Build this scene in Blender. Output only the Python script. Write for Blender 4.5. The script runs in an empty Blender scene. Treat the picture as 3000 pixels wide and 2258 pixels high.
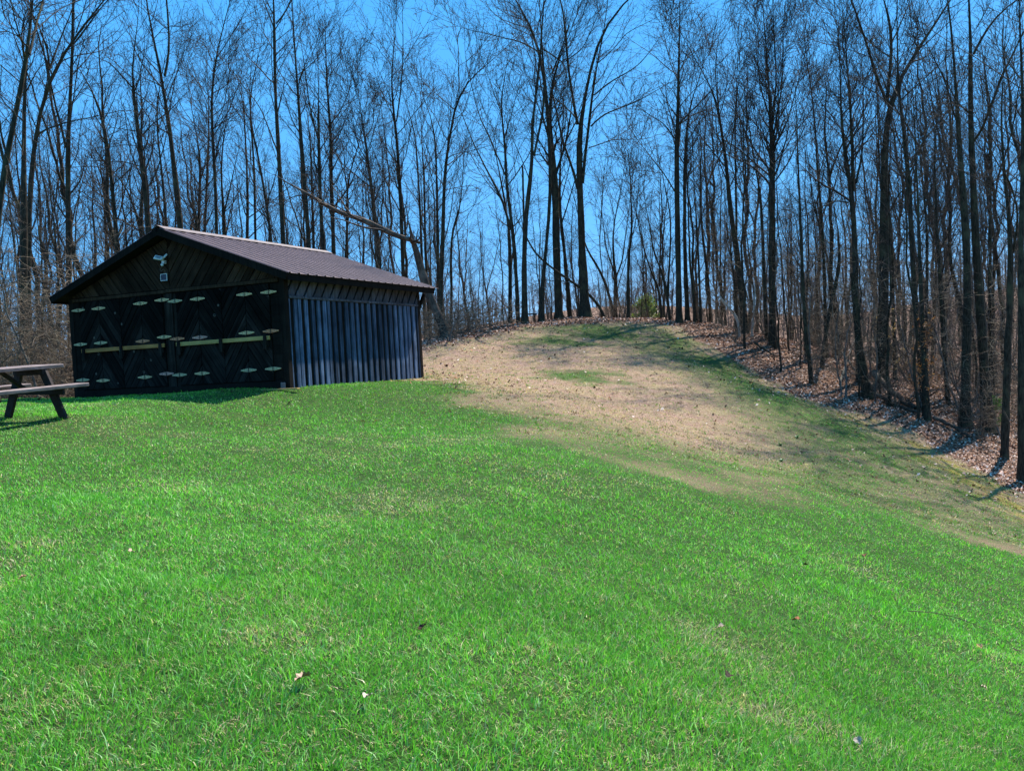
import bpy, bmesh, math, random
import numpy as np
from mathutils import Matrix, Vector
R_ = math.radians
random.seed(4)
scn = bpy.context.scene
col = scn.collection

# ------------------------------------------------------------------ camera
FPX, PITCH, ROLL = 2751.15, -0.026, 0.0537       # focal length in px of a 3000 px wide frame
EYE = 1.6
cp, sp, cr, sr = math.cos(PITCH), math.sin(PITCH), math.cos(ROLL), math.sin(ROLL)
Zc = np.array([0, -sp, cp]); Xc = np.array([1., 0, 0]); Fw = np.array([0, cp, sp])
Rv = cr*Xc - sr*Zc; Uv = sr*Xc + cr*Zc
cam_data = bpy.data.cameras.new('camera')
cam = bpy.data.objects.new('camera', cam_data); col.objects.link(cam)
m = Matrix(((Rv[0], Uv[0], -Fw[0], 0), (Rv[1], Uv[1], -Fw[1], 0), (Rv[2], Uv[2], -Fw[2], EYE), (0, 0, 0, 1)))
cam.matrix_world = m
cam_data.sensor_width = 36; cam_data.lens = FPX/3000*36
cam_data.clip_start = 0.1; cam_data.clip_end = 3000
scn.camera = cam

# ------------------------------------------------------------------ light
SUN_EL, SUN_AZ = R_(53), R_(37)                   # azimuth to the right of straight ahead (+y)
world = bpy.data.worlds.new('World'); scn.world = world; world.use_nodes = True
wn = world.node_tree.nodes; wl = world.node_tree.links
sky = wn.new('ShaderNodeTexSky'); sky.sky_type = 'NISHITA'; sky.sun_disc = False
sky.sun_elevation = SUN_EL; sky.sun_rotation = SUN_AZ
sky.air_density = 1.0; sky.dust_density = 0.2; sky.ozone_density = 2.2
hs = wn.new('ShaderNodeHueSaturation'); hs.inputs['Hue'].default_value = .49; hs.inputs['Saturation'].default_value = 1.3; hs.inputs['Value'].default_value = 1.0
bg = wn['Background']; bg.inputs[1].default_value = 0.095
smx = wn.new('ShaderNodeMix'); smx.data_type = 'RGBA'; smx.inputs[0].default_value = .90
wtc = wn.new('ShaderNodeTexCoord'); wsp = wn.new('ShaderNodeSeparateXYZ'); wrp = wn.new('ShaderNodeValToRGB')
wl.new(wtc.outputs['Generated'], wsp.inputs[0]); wl.new(wsp.outputs[2], wrp.inputs[0])
er = wrp.color_ramp.elements                      # clear blue, paler towards the horizon
er[1].position = .40; er[1].color = (.050, .29, .68, 1); er[0].position = 0; er[0].color = (.24, .42, .68, 1)
er[0].color = (.22, .40, .67, 1); em = er.new(.10); em.color = (.085, .33, .69, 1)
wsc = wn.new('ShaderNodeVectorMath'); wsc.operation = 'SCALE'; wsc.inputs['Scale'].default_value = 9.0
wl.new(wrp.outputs[0], wsc.inputs[0]); wl.new(wsc.outputs[0], smx.inputs[7])
wl.new(sky.outputs[0], hs.inputs['Color']); wl.new(hs.outputs[0], smx.inputs[6]); wl.new(smx.outputs[2], bg.inputs[0])
sd = bpy.data.lights.new('sun', 'SUN'); sd.energy = 5.0; sd.angle = R_(0.5); sd.color = (1, .94, .86)
sun = bpy.data.objects.new('sun', sd); col.objects.link(sun)
sv = Vector((math.sin(SUN_AZ)*math.cos(SUN_EL), math.cos(SUN_AZ)*math.cos(SUN_EL), math.sin(SUN_EL)))
sun.rotation_euler = sv.to_track_quat('Z', 'Y').to_euler()
scn.view_settings.view_transform = 'Standard'; scn.view_settings.look = 'None'
scn.view_settings.exposure = 1.05; scn.view_settings.gamma = 1.0
scn.render.engine = 'CYCLES'
scn.cycles.max_bounces = 5; scn.cycles.transparent_max_bounces = 4
scn.cycles.diffuse_bounces = 3; scn.cycles.glossy_bounces = 2; scn.cycles.transmission_bounces = 2
scn.cycles.use_adaptive_sampling = True; scn.cycles.adaptive_threshold = 0.02

# ------------------------------------------------------------------ helpers
def unproj(u, v, d):
    """point at depth d (metres along the optical axis) under pixel u, v of the 3000x2258 frame"""
    x = (np.asarray(u, float)-1500)/FPX; y = (np.asarray(v, float)-1129)/FPX
    d = np.asarray(d, float)
    a = x*cr - y*sr; b = x*sr + y*cr
    return (Fw*d[..., None] + Xc*(a*d)[..., None] - Zc*(b*d)[..., None]) + np.array([0, 0, EYE])
def proj(P):
    P = np.asarray(P, float) - np.array([0, 0, EYE])
    y = P@Fw
    return 1500+FPX*(P@Rv)/y, 1129-FPX*(P@Uv)/y, y

def tag(o, label=None, cat=None, group=None, kind=None):
    if label: o['label'] = label
    if cat: o['category'] = cat
    if group: o['group'] = group
    if kind: o['kind'] = kind
    return o
def empty(name, loc=(0, 0, 0), rz=0):
    o = bpy.data.objects.new(name, None); col.objects.link(o); o.location = loc; o.rotation_euler.z = rz
    o.empty_display_size = .3
    return o
def np_mesh(name, V, F, mat, parent=None, smooth=False, colors=None, n=None):
    """V (n,3), F list of index arrays (each (m,k))"""
    me = bpy.data.meshes.new(name)
    if not isinstance(F, (list, tuple)): F = [F]
    V = np.ascontiguousarray(V, dtype=np.float32)
    me.vertices.add(len(V)); me.vertices.foreach_set('co', V.ravel())
    idx = np.concatenate([f.ravel() for f in F]).astype(np.int32)
    ks = np.concatenate([np.full(len(f), f.shape[1]) for f in F]).astype(np.int32)
    st = np.concatenate([[0], np.cumsum(ks)[:-1]]).astype(np.int32)
    me.loops.add(len(idx)); me.loops.foreach_set('vertex_index', idx)
    me.polygons.add(len(ks)); me.polygons.foreach_set('loop_start', st)
    if smooth: me.polygons.foreach_set('use_smooth', np.ones(len(ks), bool))
    me.update(calc_edges=True)
    if colors is not None:
        for an, c in colors.items():
            at = me.attributes.new(an, 'FLOAT_COLOR', 'POINT')
            at.data.foreach_set('color', np.ascontiguousarray(c, dtype=np.float32).ravel())
    me.materials.append(mat)
    o = bpy.data.objects.new(name, me); col.objects.link(o)
    if parent: o.parent = parent
    return o

class MB:
    def __init__(s): s.v = []; s.f = []
    def add(s, vs, fs):
        b = len(s.v); s.v += [tuple(p) for p in vs]; s.f += [tuple(b+i for i in f) for f in fs]
    def box(s, x0, x1, y0, y1, z0, z1, M=None):
        vs = [(x, y, z) for z in (z0, z1) for y in (y0, y1) for x in (x0, x1)]
        if M: vs = [M @ Vector(p) for p in vs]
        s.add(vs, [(0, 2, 3, 1), (4, 5, 7, 6), (0, 1, 5, 4), (2, 6, 7, 3), (0, 4, 6, 2), (1, 3, 7, 5)])
    def bar(s, p, q, w, h, up=(0, 0, 1)):
        """box beam from p to q, w wide (sideways) and h deep (along up)"""
        p = Vector(p); q = Vector(q); d = (q-p).normalized(); sd_ = d.cross(Vector(up)).normalized(); u = sd_.cross(d)
        vs = []
        for e in (p, q):
            for a, b in ((-1, -1), (1, -1), (1, 1), (-1, 1)): vs.append(e + sd_*a*w/2 + u*b*h/2)
        s.add(vs, [(3, 2, 1, 0), (4, 5, 6, 7), (0, 1, 5, 4), (1, 2, 6, 5), (2, 3, 7, 6), (3, 0, 4, 7)])
    def prism(s, poly, y0, y1):
        """polygon given in x,z extruded from y0 to y1"""
        n = len(poly)
        vs = [(x, y0, z) for x, z in poly] + [(x, y1, z) for x, z in poly]
        s.add(vs, [tuple(range(n)), tuple(range(2*n-1, n-1, -1))] + [(i, i+n, (i+1) % n+n, (i+1) % n) for i in range(n)])
    def tube(s, pts, r, n=8):
        pts = [Vector(p) for p in pts]; b = len(s.v)
        for i, p in enumerate(pts):
            d = (pts[min(i+1, len(pts)-1)]-pts[max(i-1, 0)]).normalized()
            a = d.cross(Vector((.3, .2, 1)) if abs(d.z) < .9 else Vector((1, .1, 0))).normalized(); c = d.cross(a)
            rr = r[i] if isinstance(r, (list, tuple)) else r
            for k in range(n):
                t = 2*math.pi*k/n; s.v.append(tuple(p + (a*math.cos(t)+c*math.sin(t))*rr))
        for i in range(len(pts)-1):
            for k in range(n):
                s.f.append((b+i*n+k, b+i*n+(k+1) % n, b+(i+1)*n+(k+1) % n, b+(i+1)*n+k))
        s.f.append(tuple(b+k for k in range(n))[::-1]); s.f.append(tuple(b+(len(pts)-1)*n+k for k in range(n)))
    def build(s, name, mat, parent=None, bevel=0, smooth=False):
        me = bpy.data.meshes.new(name); me.from_pydata(s.v, [], s.f); me.update()
        bm = bmesh.new(); bm.from_mesh(me)
        bmesh.ops.recalc_face_normals(bm, faces=bm.faces[:])
        if bevel: bmesh.ops.bevel(bm, geom=bm.edges[:], offset=bevel, segments=1, affect='EDGES', clamp_overlap=True)
        bm.to_mesh(me); bm.free()
        if smooth: me.polygons.foreach_set('use_smooth', [True]*len(me.polygons))
        me.materials.append(mat)
        o = bpy.data.objects.new(name, me); col.objects.link(o)
        if parent: o.parent = parent
        return o

def clip(poly, inside):
    """clip polygon (list of (x,z)) to convex polygon inside (ccw list)"""
    out = poly
    for i in range(len(inside)):
        a, b = inside[i], inside[(i+1) % len(inside)]
        f = lambda p: (b[0]-a[0])*(p[1]-a[1]) - (b[1]-a[1])*(p[0]-a[0])
        inp, out = out, []
        for j in range(len(inp)):
            p, q = inp[j], inp[(j+1) % len(inp)]
            fp, fq = f(p), f(q)
            if fp >= 0: out.append(p)
            if (fp >= 0) != (fq >= 0):
                t = fp/(fp-fq); out.append((p[0]+(q[0]-p[0])*t, p[1]+(q[1]-p[1])*t))
        if len(out) < 3: return []
    return out
def boards(mb, region, ang, w, gap, y, th, rng, jit=.006):
    """fill convex region (x,z ccw) with boards running at angle ang (degrees from x)"""
    a = R_(ang); dx, dz = math.cos(a), math.sin(a); nx, nz = -dz, dx
    ps = [p[0]*nx+p[1]*nz for p in region]; lo, hi = min(ps), max(ps)
    s_ = lo - rng.random()*w*.5
    while s_ < hi:
        ww = w*rng.uniform(.9, 1.1)
        c = [(nx*(s_+k)+dx*l, nz*(s_+k)+dz*l) for k, l in ((gap/2, -20), (gap/2, 20), (ww-gap/2, 20), (ww-gap/2, -20))]
        poly = clip(c, region)
        if len(poly) >= 3:
            j = rng.uniform(0, jit)
            mb.prism(poly, y-th-j, y)
        s_ += ww

# ------------------------------------------------------------------ materials
def new_mat(name):
    mt = bpy.data.materials.new(name); mt.use_nodes = True
    nt = mt.node_tree; b = nt.nodes['Principled BSDF']
    return mt, nt, b
def N(nt, t, **kw):
    n = nt.nodes.new(t)
    for k, v in kw.items(): setattr(n, k, v)
    return n
def coords(nt, scale=(1, 1, 1), rot=(0, 0, 0), kind='Object'):
    tc = N(nt, 'ShaderNodeTexCoord'); mp = N(nt, 'ShaderNodeMapping')
    mp.inputs['Scale'].default_value = scale; mp.inputs['Rotation'].default_value = rot
    nt.links.new(tc.outputs[kind], mp.inputs[0]); return mp.outputs[0]
def noise(nt, co, scale, detail=3, rough=.6, out='Fac'):
    n = N(nt, 'ShaderNodeTexNoise'); n.inputs['Scale'].default_value = scale
    n.inputs['Detail'].default_value = detail; n.inputs['Roughness'].default_value = rough
    if co is not None: nt.links.new(co, n.inputs['Vector'])
    return n.outputs[out]
def ramp(nt, fac, stops):
    r = N(nt, 'ShaderNodeValToRGB'); e = r.color_ramp.elements
    while len(e) < len(stops): e.new(.5)
    for i, (p, c) in enumerate(stops):
        e[i].position = p; e[i].color = (*c, 1) if len(c) == 3 else c
    nt.links.new(fac, r.inputs[0]); return r.outputs[0]
def mix(nt, fac, a, b, blend='MIX'):
    n = N(nt, 'ShaderNodeMix', data_type='RGBA', blend_type=blend)
    for s_, x in ((0, fac), (6, a), (7, b)):
        if isinstance(x, bpy.types.NodeSocket): nt.links.new(x, n.inputs[s_])
        elif s_ == 0: n.inputs[0].default_value = x
        else: n.inputs[s_].default_value = (*x, 1)
    return n.outputs[2]
def math_(nt, op, a, b=None, c=None, clampit=False):
    n = N(nt, 'ShaderNodeMath', operation=op, use_clamp=clampit)
    for i, x in enumerate((a, b, c)):
        if x is None: continue
        if isinstance(x, bpy.types.NodeSocket): nt.links.new(x, n.inputs[i])
        else: n.inputs[i].default_value = x
    return n.outputs[0]
def bump(nt, b, h, strength=.5, dist=.02):
    n = N(nt, 'ShaderNodeBump'); n.inputs['Strength'].default_value = strength; n.inputs['Distance'].default_value = dist
    nt.links.new(h, n.inputs['Height']); nt.links.new(n.outputs[0], b.inputs['Normal'])
def island(nt):
    g = N(nt, 'ShaderNodeNewGeometry'); return g.outputs['Random Per Island']

def wood(name, dark, light, rough=.8, streak=(1, 1, .06), sc=22, knots=None, var=.5, spec=.2, grain=0):
    mt, nt, b = new_mat(name)
    co = coords(nt, rot=(0, R_(grain), 0)); mp2 = N(nt, 'ShaderNodeMapping'); mp2.inputs['Scale'].default_value = streak
    nt.links.new(co, mp2.inputs[0]); co = mp2.outputs[0]
    n1 = noise(nt, co, sc, 6, .7); n2 = noise(nt, coords(nt, (1, 1, 1)), 2.3, 3)
    c = ramp(nt, n1, [(.28, dark), (.72, light)])
    c = mix(nt, math_(nt, 'MULTIPLY', ramp(nt, n2, [(.35, (0, 0, 0)), (.7, (1, 1, 1))]), .5), c, tuple(x*.45 for x in dark))
    r = island(nt)
    k = math_(nt, 'MULTIPLY_ADD', r, var, 1-var*.6)
    v = N(nt, 'ShaderNodeHueSaturation'); nt.links.new(c, v.inputs['Color']); nt.links.new(k, v.inputs['Value'])
    c = v.outputs[0]
    if knots:
        vo = N(nt, 'ShaderNodeTexVoronoi'); vo.inputs['Scale'].default_value = 3.0; nt.links.new(coords(nt), vo.inputs['Vector'])
        f = ramp(nt, vo.outputs['Distance'], [(.0, (0, 0, 0)), (.045, (0, 0, 0)), (.06, (1, 1, 1)), (.085, (1, 1, 1)), (.11, (0, 0, 0))])
        sel = ramp(nt, vo.outputs['Color'], [(.55, (0, 0, 0)), (.6, (1, 1, 1))])
        c = mix(nt, math_(nt, 'MULTIPLY', f, sel), c, knots)
    nt.links.new(c, b.inputs['Base Color']); b.inputs['Roughness'].default_value = rough
    b.inputs['Specular IOR Level'].default_value = spec
    bump(nt, b, n1, .5, .01)
    return mt
def flat(name, c, rough=.6, metal=0, nz=.15, sc=12, spec=.4):
    mt, nt, b = new_mat(name)
    n1 = noise(nt, coords(nt), sc, 4)
    cc = ramp(nt, n1, [(.3, tuple(x*(1-nz) for x in c)), (.7, tuple(min(1, x*(1+nz)) for x in c))])
    nt.links.new(cc, b.inputs['Base Color']); b.inputs['Roughness'].default_value = rough; b.inputs['Metallic'].default_value = metal
    b.inputs['Specular IOR Level'].default_value = spec
    return mt

M_stain = wood('dark_stained_wood', (.006, .005, .004), (.024, .018, .014), .85, spec=.06)
M_gable = wood('brown_stained_wood', (.012, .008, .005), (.075, .044, .026), .85, var=.9, spec=.06)
M_gable_s = {s_: wood('brown_gable_boards', (.009, .006, .004), (.095, .055, .033), .85, var=1.1, spec=.05, grain=-38*s_) for s_ in (1, -1)}
M_doors_s = {s_: wood('slanting_door_boards', (.003, .003, .003), (.040, .033, .028), .9, knots=(.12, .10, .08), var=1.15, spec=.03, grain=-35*s_) for s_ in (1, -1)}
M_doorw = wood('door_boards', (.004, .0035, .003), (.050, .040, .032), .9, knots=(.10, .09, .07), var=.9, spec=.03)
M_side = wood('weathered_blue_grey_boards', (.006, .012, .026), (.18, .25, .37), .85, sc=20, var=1.1, spec=.1)
M_side_top = wood('weathered_brown_blue_boards', (.018, .015, .014), (.14, .15, .18), .85, var=.6, spec=.1)
M_newwood = wood('fresh_lumber', (.34, .21, .06), (.62, .41, .14), .7, (.06, 1, 1), 30, var=.2)
M_orangewood = wood('aged_orange_lumber', (.30, .12, .03), (.56, .27, .08), .7, (.06, 1, 1), 30, var=.2)
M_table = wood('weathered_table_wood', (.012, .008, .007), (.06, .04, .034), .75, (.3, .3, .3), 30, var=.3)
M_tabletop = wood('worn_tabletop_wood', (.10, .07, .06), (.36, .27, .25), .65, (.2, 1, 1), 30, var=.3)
M_roof = flat('brown_metal_roof', (.125, .074, .070), .5, .0, .2, 3)
M_cap = flat('pale_ridge_cap', (.15, .11, .10), .6, 0, .25, 6)
M_under = flat('roof_underside', (.02, .018, .016), .9, spec=.05)
M_hinge = [flat('hinge_cream', (.60, .42, .20), .6, .0, .2, 40), flat('hinge_grey_green', (.46, .38, .20), .6, 0, .2, 40),
           flat('hinge_rust', (.58, .22, .10), .7, 0, .35, 40), flat('hinge_pink', (.56, .28, .20), .65, 0, .3, 40)]
M_bolt = flat('dark_bolt', (.02, .018, .016), .6)
M_white = flat('white_plastic', (.62, .62, .58), .45)
M_panel = flat('solar_cell', (.008, .012, .03), .2)
M_lens = flat('lamp_lens', (.25, .27, .26), .25)
M_cable = flat('cable', (.22, .15, .10), .6)
M_concrete = flat('footing_concrete', (.16, .13, .12), .9)
M_black = flat('black_metal', (.015, .015, .015), .6)

def bark(name, dark, light, lich, twig=False):
    mt, nt, b = new_mat(name)
    co = coords(nt, (1, 1, .18))
    n1 = noise(nt, co, 26, 5, .7)
    n2 = noise(nt, coords(nt), 1.7, 4, .6)
    c = ramp(nt, n1, [(.35, dark), (.68, light)])
    c = mix(nt, ramp(nt, n2, [(.5, (0, 0, 0)), (.72, (.75, .75, .75))]), c, lich)
    nt.links.new(c, b.inputs['Base Color']); b.inputs['Roughness'].default_value = .85
    b.inputs['Specular IOR Level'].default_value = .15
    if not twig: bump(nt, b, n1, .7, .02)
    return mt
M_bark = bark('bark', (.010, .009, .006), (.070, .056, .036), (.095, .092, .048))
M_bark_grey = bark('grey_bark', (.05, .045, .038), (.19, .165, .14), (.20, .20, .15))
M_twig = bark('twig_bark', (.028, .023, .02), (.075, .06, .05), (.09, .08, .06), True)
M_brush = bark('brush_bark', (.055, .040, .028), (.24, .18, .125), (.26, .23, .15), True)
M_pale = bark('pale_bark', (.34, .30, .24), (.62, .56, .47), (.50, .46, .36))
M_dead = bark('dead_wood', (.028, .021, .016), (.13, .09, .065), (.22, .165, .12))
M_redleaf = flat('clinging_dead_leaf', (.36, .17, .08), .7)

# ------------------------------------------------------------------ terrain
ctrl_px = [(1500, 2258, 3.5), (1500, 1700, 6.2), (1500, 1350, 11.5), (1500, 1220, 17), (1500, 1140, 22), (1620, 1170, 20), (2000, 1250, 21),
 (2000, 1700, 7.6), (2000, 2258, 3.7), (2500, 1330, 22), (2500, 1480, 14.5), (2500, 1700, 9.5), (2500, 2258, 4), (3000, 1441, 24),
 (3000, 1550, 17.5), (3000, 1700, 12), (3000, 2258, 5), (0, 2258, 3.4), (0, 1700, 6.), (0, 1400, 10), (0, 1250, 13.5), (215, 1207, 14.),
 (500, 1250, 14.6), (500, 1400, 10.3), (1000, 1400, 10.8), (1000, 1205, 17.3), (1000, 1700, 6.1), (60, 1165, 21),
 (1300, 1090, 27), (1500, 1090, 27), (1500, 1020, 33), (1700, 1020, 34), (1700, 1100, 27), (1560, 945, 41), (1700, 932, 42), (1850, 938, 42),
 (1950, 935, 43), (1300, 1000, 34), (1240, 1022, 32), (1400, 963, 39), (1950, 1050, 32), (1950, 1130, 26), (2200, 1150, 27),
 (2050, 1014, 37), (2254, 1116, 34), (2476, 1163, 33), (2635, 1262, 29), (2824, 1250, 31), (2745, 1322, 27), (2120, 962, 47),
 (2300, 1005, 50), (2500, 1060, 50), (2500, 1005, 62), (2900, 1080, 50), (2900, 1030, 68), (3000, 1150, 42), (3000, 1340, 30)]
cpx = np.array(ctrl_px, float)
cw = unproj(cpx[:, 0], cpx[:, 1], cpx[:, 2]) - np.array([0, 0, EYE])
extra = np.array([(0, 0, -1.6), (-4, 0, -1.6), (4, 0, -2.1), (0, -12, -2.2), (-15, 0, -1.7), (15, 0, -4.6), (15, 10, -4.9), (-14, 14, -.8),
 (-4.47, 18.93, -.31), (-9.89, 21.27, -.34), (-7.2, 20, -.32), (-2.26, 24.05, -.31), (-3.3, 21.5, -.31), (-7.6, 26.4, -.4), (-14, 22, -.45),
 (4, 50, 1.0), (5, 64, -1.5), (-4, 52, -.6), (-11, 42, -1.6), (-9, 34, -.5), (-20, 32, -2.0), (-22, 50, -3.5), (0, 85, -5), (-40, 80, -7), (12, 80, -3),
 (45, 85, -1), (45, 50, -3), (35, 30, -6), (28, 14, -6.5), (-28, 10, -2), (-28, 0, -2.5), (-35, 30, -4), (45, 5, -9), (-45, 55, -6)], float)
cw = np.vstack([cw, extra])
def tps_U(r2): return np.where(r2 > 1e-12, .5*r2*np.log(r2+1e-12), 0)
_n = len(cw); _K = tps_U(((cw[:, None, :2]-cw[None, :, :2])**2).sum(-1)) + np.eye(_n)*.4
_P = np.hstack([np.ones((_n, 1)), cw[:, :2]])
_A = np.block([[_K, _P], [_P.T, np.zeros((3, 3))]])
_w = np.linalg.solve(_A, np.concatenate([cw[:, 2], np.zeros(3)]))
def sstep(a, b, x): t = np.clip((x-a)/(b-a), 0, 1); return t*t*(3-2*t)
def gz(x, y):
    x = np.asarray(x, float); y = np.asarray(y, float); sh = x.shape
    xf, yf = x.ravel(), y.ravel()
    r = np.hypot(xf, yf-20)+1e-9; s_ = np.minimum(1, 72/r)
    xc, yc = xf*s_, 20+(yf-20)*s_
    out = np.empty(len(xf))
    for i in range(0, len(xf), 60000):
        a, b = xc[i:i+60000], yc[i:i+60000]
        r2 = (a[:, None]-cw[None, :, 0])**2+(b[:, None]-cw[None, :, 1])**2
        out[i:i+60000] = tps_U(r2)@_w[:_n] + _w[_n] + _w[_n+1]*a + _w[_n+2]*b
    far = sstep(70, 130, r)
    hill = -7 + 15*np.exp(-((yf-260-.15*xf)/95)**2)*(1+.25*np.sin(xf/47.+1)+.12*np.sin(xf/19.)) + 10*sstep(60, 200, xf)*sstep(60, 200, yf)
    out = out*(1-far)+hill*far
    near = 1-far
    out += near*(.03*np.sin(xf*.9+yf*.7)+.02*np.sin(xf*2.1-yf*1.3+1)+.012*np.sin(xf*3.7+yf*4.1))*sstep(3, 10, r)*.8
    return (out+EYE).reshape(sh)
def gz1(x, y): return float(gz(np.array([x]), np.array([y]))[0])
def ground_at(u, v, dmin=2.5, dmax=110):
    ds = np.geomspace(dmin, dmax, 500)
    P = unproj(np.full(500, u), np.full(500, v), ds)
    h = P[:, 2]-gz(P[:, 0], P[:, 1])
    k = np.where(h < 0)[0]
    if len(k) == 0:                               # just over the crest: the nearest ground under that ray
        q = np.where((ds > 15) & (ds < 60))[0]; return float(ds[q[np.argmin(h[q])]])
    k = k[0]
    if k == 0: return ds[0]
    t = h[k-1]/(h[k-1]-h[k]); return ds[k-1]+(ds[k]-ds[k-1])*t

# cover regions: outlines on the photograph carried to world x,y on the terrain
def region(pts):
    out = []
    for u, v in pts:
        d = ground_at(u, v)
        p = unproj(u, v, d); out.append((p[0], p[1]))
    return np.array(out)
green_px = [(1262, 1113), (1340, 1112), (1420, 1150), (1530, 1200), (1660, 1250), (1730, 1300), (1850, 1345),
 (2030, 1385), (2200, 1432), (2400, 1475), (2640, 1510), (3000, 1575), (3300, 1640)]
litter_px = [(1200, 1040), (1300, 1010), (1420, 985), (1540, 958), (1620, 952), (1750, 948), (1900, 946), (1985, 958), (2050, 1000), (2132, 1040),
 (2193, 1078), (2254, 1118), (2320, 1150), (2422, 1190), (2540, 1222), (2635, 1262), (2745, 1322), (2880, 1385), (3000, 1445), (3300, 1600)]
green_w = np.vstack([[(-45, 25), (-12, 25), (-6, 28), (-2.0, 26), (-1.6, 24.6)], region(green_px), [(45, 12), (45, -15), (-45, -15), (-45, 12)]])
# forest floor: everything beyond the litter line
lw = region(litter_px)
litter_w = np.vstack([[(-3.2, 26.5)], lw, [(60, 10), (200, 40), (200, 400), (-200, 400), (-200, 30), (-16, 24.5), (-10.5, 24.5), (-7, 27.5)]])
def sdist(poly, x, y):
    """signed distance, positive inside"""
    n = len(poly); d = np.full(x.shape, 1e9); ins = np.zeros(x.shape, bool)
    for i in range(n):
        ax, ay = poly[i]; bx, by = poly[(i+1) % n]
        ex, ey = bx-ax, by-ay; L2 = ex*ex+ey*ey+1e-9
        t = np.clip(((x-ax)*ex+(y-ay)*ey)/L2, 0, 1)
        d = np.minimum(d, np.hypot(x-ax-t*ex, y-ay-t*ey))
        c = ((ay > y) != (by > y)) & (x < ex*(y-ay)/(ey+1e-12)+ax)
        ins ^= c
    return np.where(ins, d, -d)
def vnoise(x, y, s, seed=0):
    rg = np.random.default_rng(seed); T = rg.random((256, 256))
    xs, ys = x*s+1000, y*s+1000
    xi = np.floor(xs).astype(int); yi = np.floor(ys).astype(int); fx = xs-xi; fy = ys-yi
    fx = fx*fx*(3-2*fx); fy = fy*fy*(3-2*fy)
    g = lambda a, b: T[a % 256, b % 256]
    return (g(xi, yi)*(1-fx)+g(xi+1, yi)*fx)*(1-fy)+(g(xi, yi+1)*(1-fx)+g(xi+1, yi+1)*fx)*fy
def fbm(x, y, s, seed=0): return .5*vnoise(x, y, s, seed)+.3*vnoise(x, y, s*2.1, seed+1)+.2*vnoise(x, y, s*4.3, seed+2)
def pxspot(u, v, rx, ry):
    d = ground_at(u, v); p = unproj(u, v, d); return (p[0], p[1], rx, ry)
tan_px = [(1180, 1060), (1200, 1116), (1350, 1114), (1450, 1142), (1560, 1172), (1700, 1200), (1850, 1235), (1990, 1285), (2120, 1310), (2160, 1265), (2060, 1180), (1950, 1110), (1860, 1050), (1740, 1000), (1640, 985), (1500, 1000), (1350, 1012)]
tan_w = region(tan_px)
spots = [pxspot(1690, 1103, 1.1, 1.3), pxspot(1800, 975, 2.6, 2.3), pxspot(1960, 1005, 1.8, 2.6), pxspot(2110, 1070, 1.6, 2.4), pxspot(2300, 1165, 1.6, 2.2), pxspot(2440, 1225, 1.3, 1.8), pxspot(1620, 1000, 1.4, 1.0),
         ]
bare = [pxspot(100, 1245, 1.9, .5), pxspot(1760, 1240, 1.3, .9), pxspot(1960, 1390, 1.0, .6), pxspot(2700, 1400, 2.2, .35), pxspot(2850, 1470, 2.0, .3), pxspot(1480, 1175, 1.5, .9), pxspot(1640, 1270, 1.2, .9)]
def cover(x, y):
    """(green, litter, moss) each 0..1"""
    n = fbm(x, y, .55, 3)-.5; n2 = fbm(x, y, 2.2, 9)-.5
    g = sstep(-1.6, 2.2, sdist(green_w, x, y) + n*2.6 + n2*2.0)
    sg = sdist(green_w, x, y); st_ = sdist(tan_w, x, y)
    olive = (.56+.45*n+.35*n2)*(1-.45*np.exp(-np.clip(-sdist(litter_w, x, y), 0, 99)/1.6))*(1-.80*sstep(-2.6, 1.4, st_+n*2.6+n2*1.6))
    g = np.maximum(g*(.90+.5*n), np.clip(olive, 0, .8))
    for sx, sy, rx, ry in spots:
        q = 1-np.hypot((x-sx)/rx, (y-sy)/ry)
        g = np.maximum(g, .62*sstep(-.9, .9, q+n2*1.6+n*1.5))
    for sx, sy, rx, ry in bare:
        q = 1-np.hypot((x-sx)/rx, (y-sy)/ry)
        g = g*(1-.26*sstep(-.6, .9, q+n2*3+n*2))
    # strip of moss and thin green grass along the wood's edge
    dl = sdist(litter_w, x, y)
    l = sstep(-.25, .35, dl*.6+n*.8+n2*.8)
    edge = np.exp(-((dl+1.3+n*1.5)/1.1)**2)*sstep(8, 12, x)
    moss = edge*sstep(.0, .25, n2+.1)
    return g, l, np.clip(moss, 0, 1)

def axis(n, near, far, c=0):
    t = np.linspace(-1, 1, n); k = 5.2
    return c + np.sinh(t*k)/np.sinh(k)*far
gx = axis(620, 0, 700, 2); gy = axis(760, 0, 900, 20)
GX, GY = np.meshgrid(gx, gy)
GZ = gz(GX, GY)
V = np.stack([GX.ravel(), GY.ravel(), GZ.ravel()], 1)
nx_, ny_ = len(gx), len(gy)
ii = (np.arange(ny_-1)[:, None]*nx_+np.arange(nx_-1)[None, :]).ravel()
F = np.stack([ii, ii+1, ii+nx_+1, ii+nx_], 1)
cg, cl, cm_ = cover(V[:, 0], V[:, 1])
cov = np.stack([cg, cl, cm_, np.ones(len(V))], 1)

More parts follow.
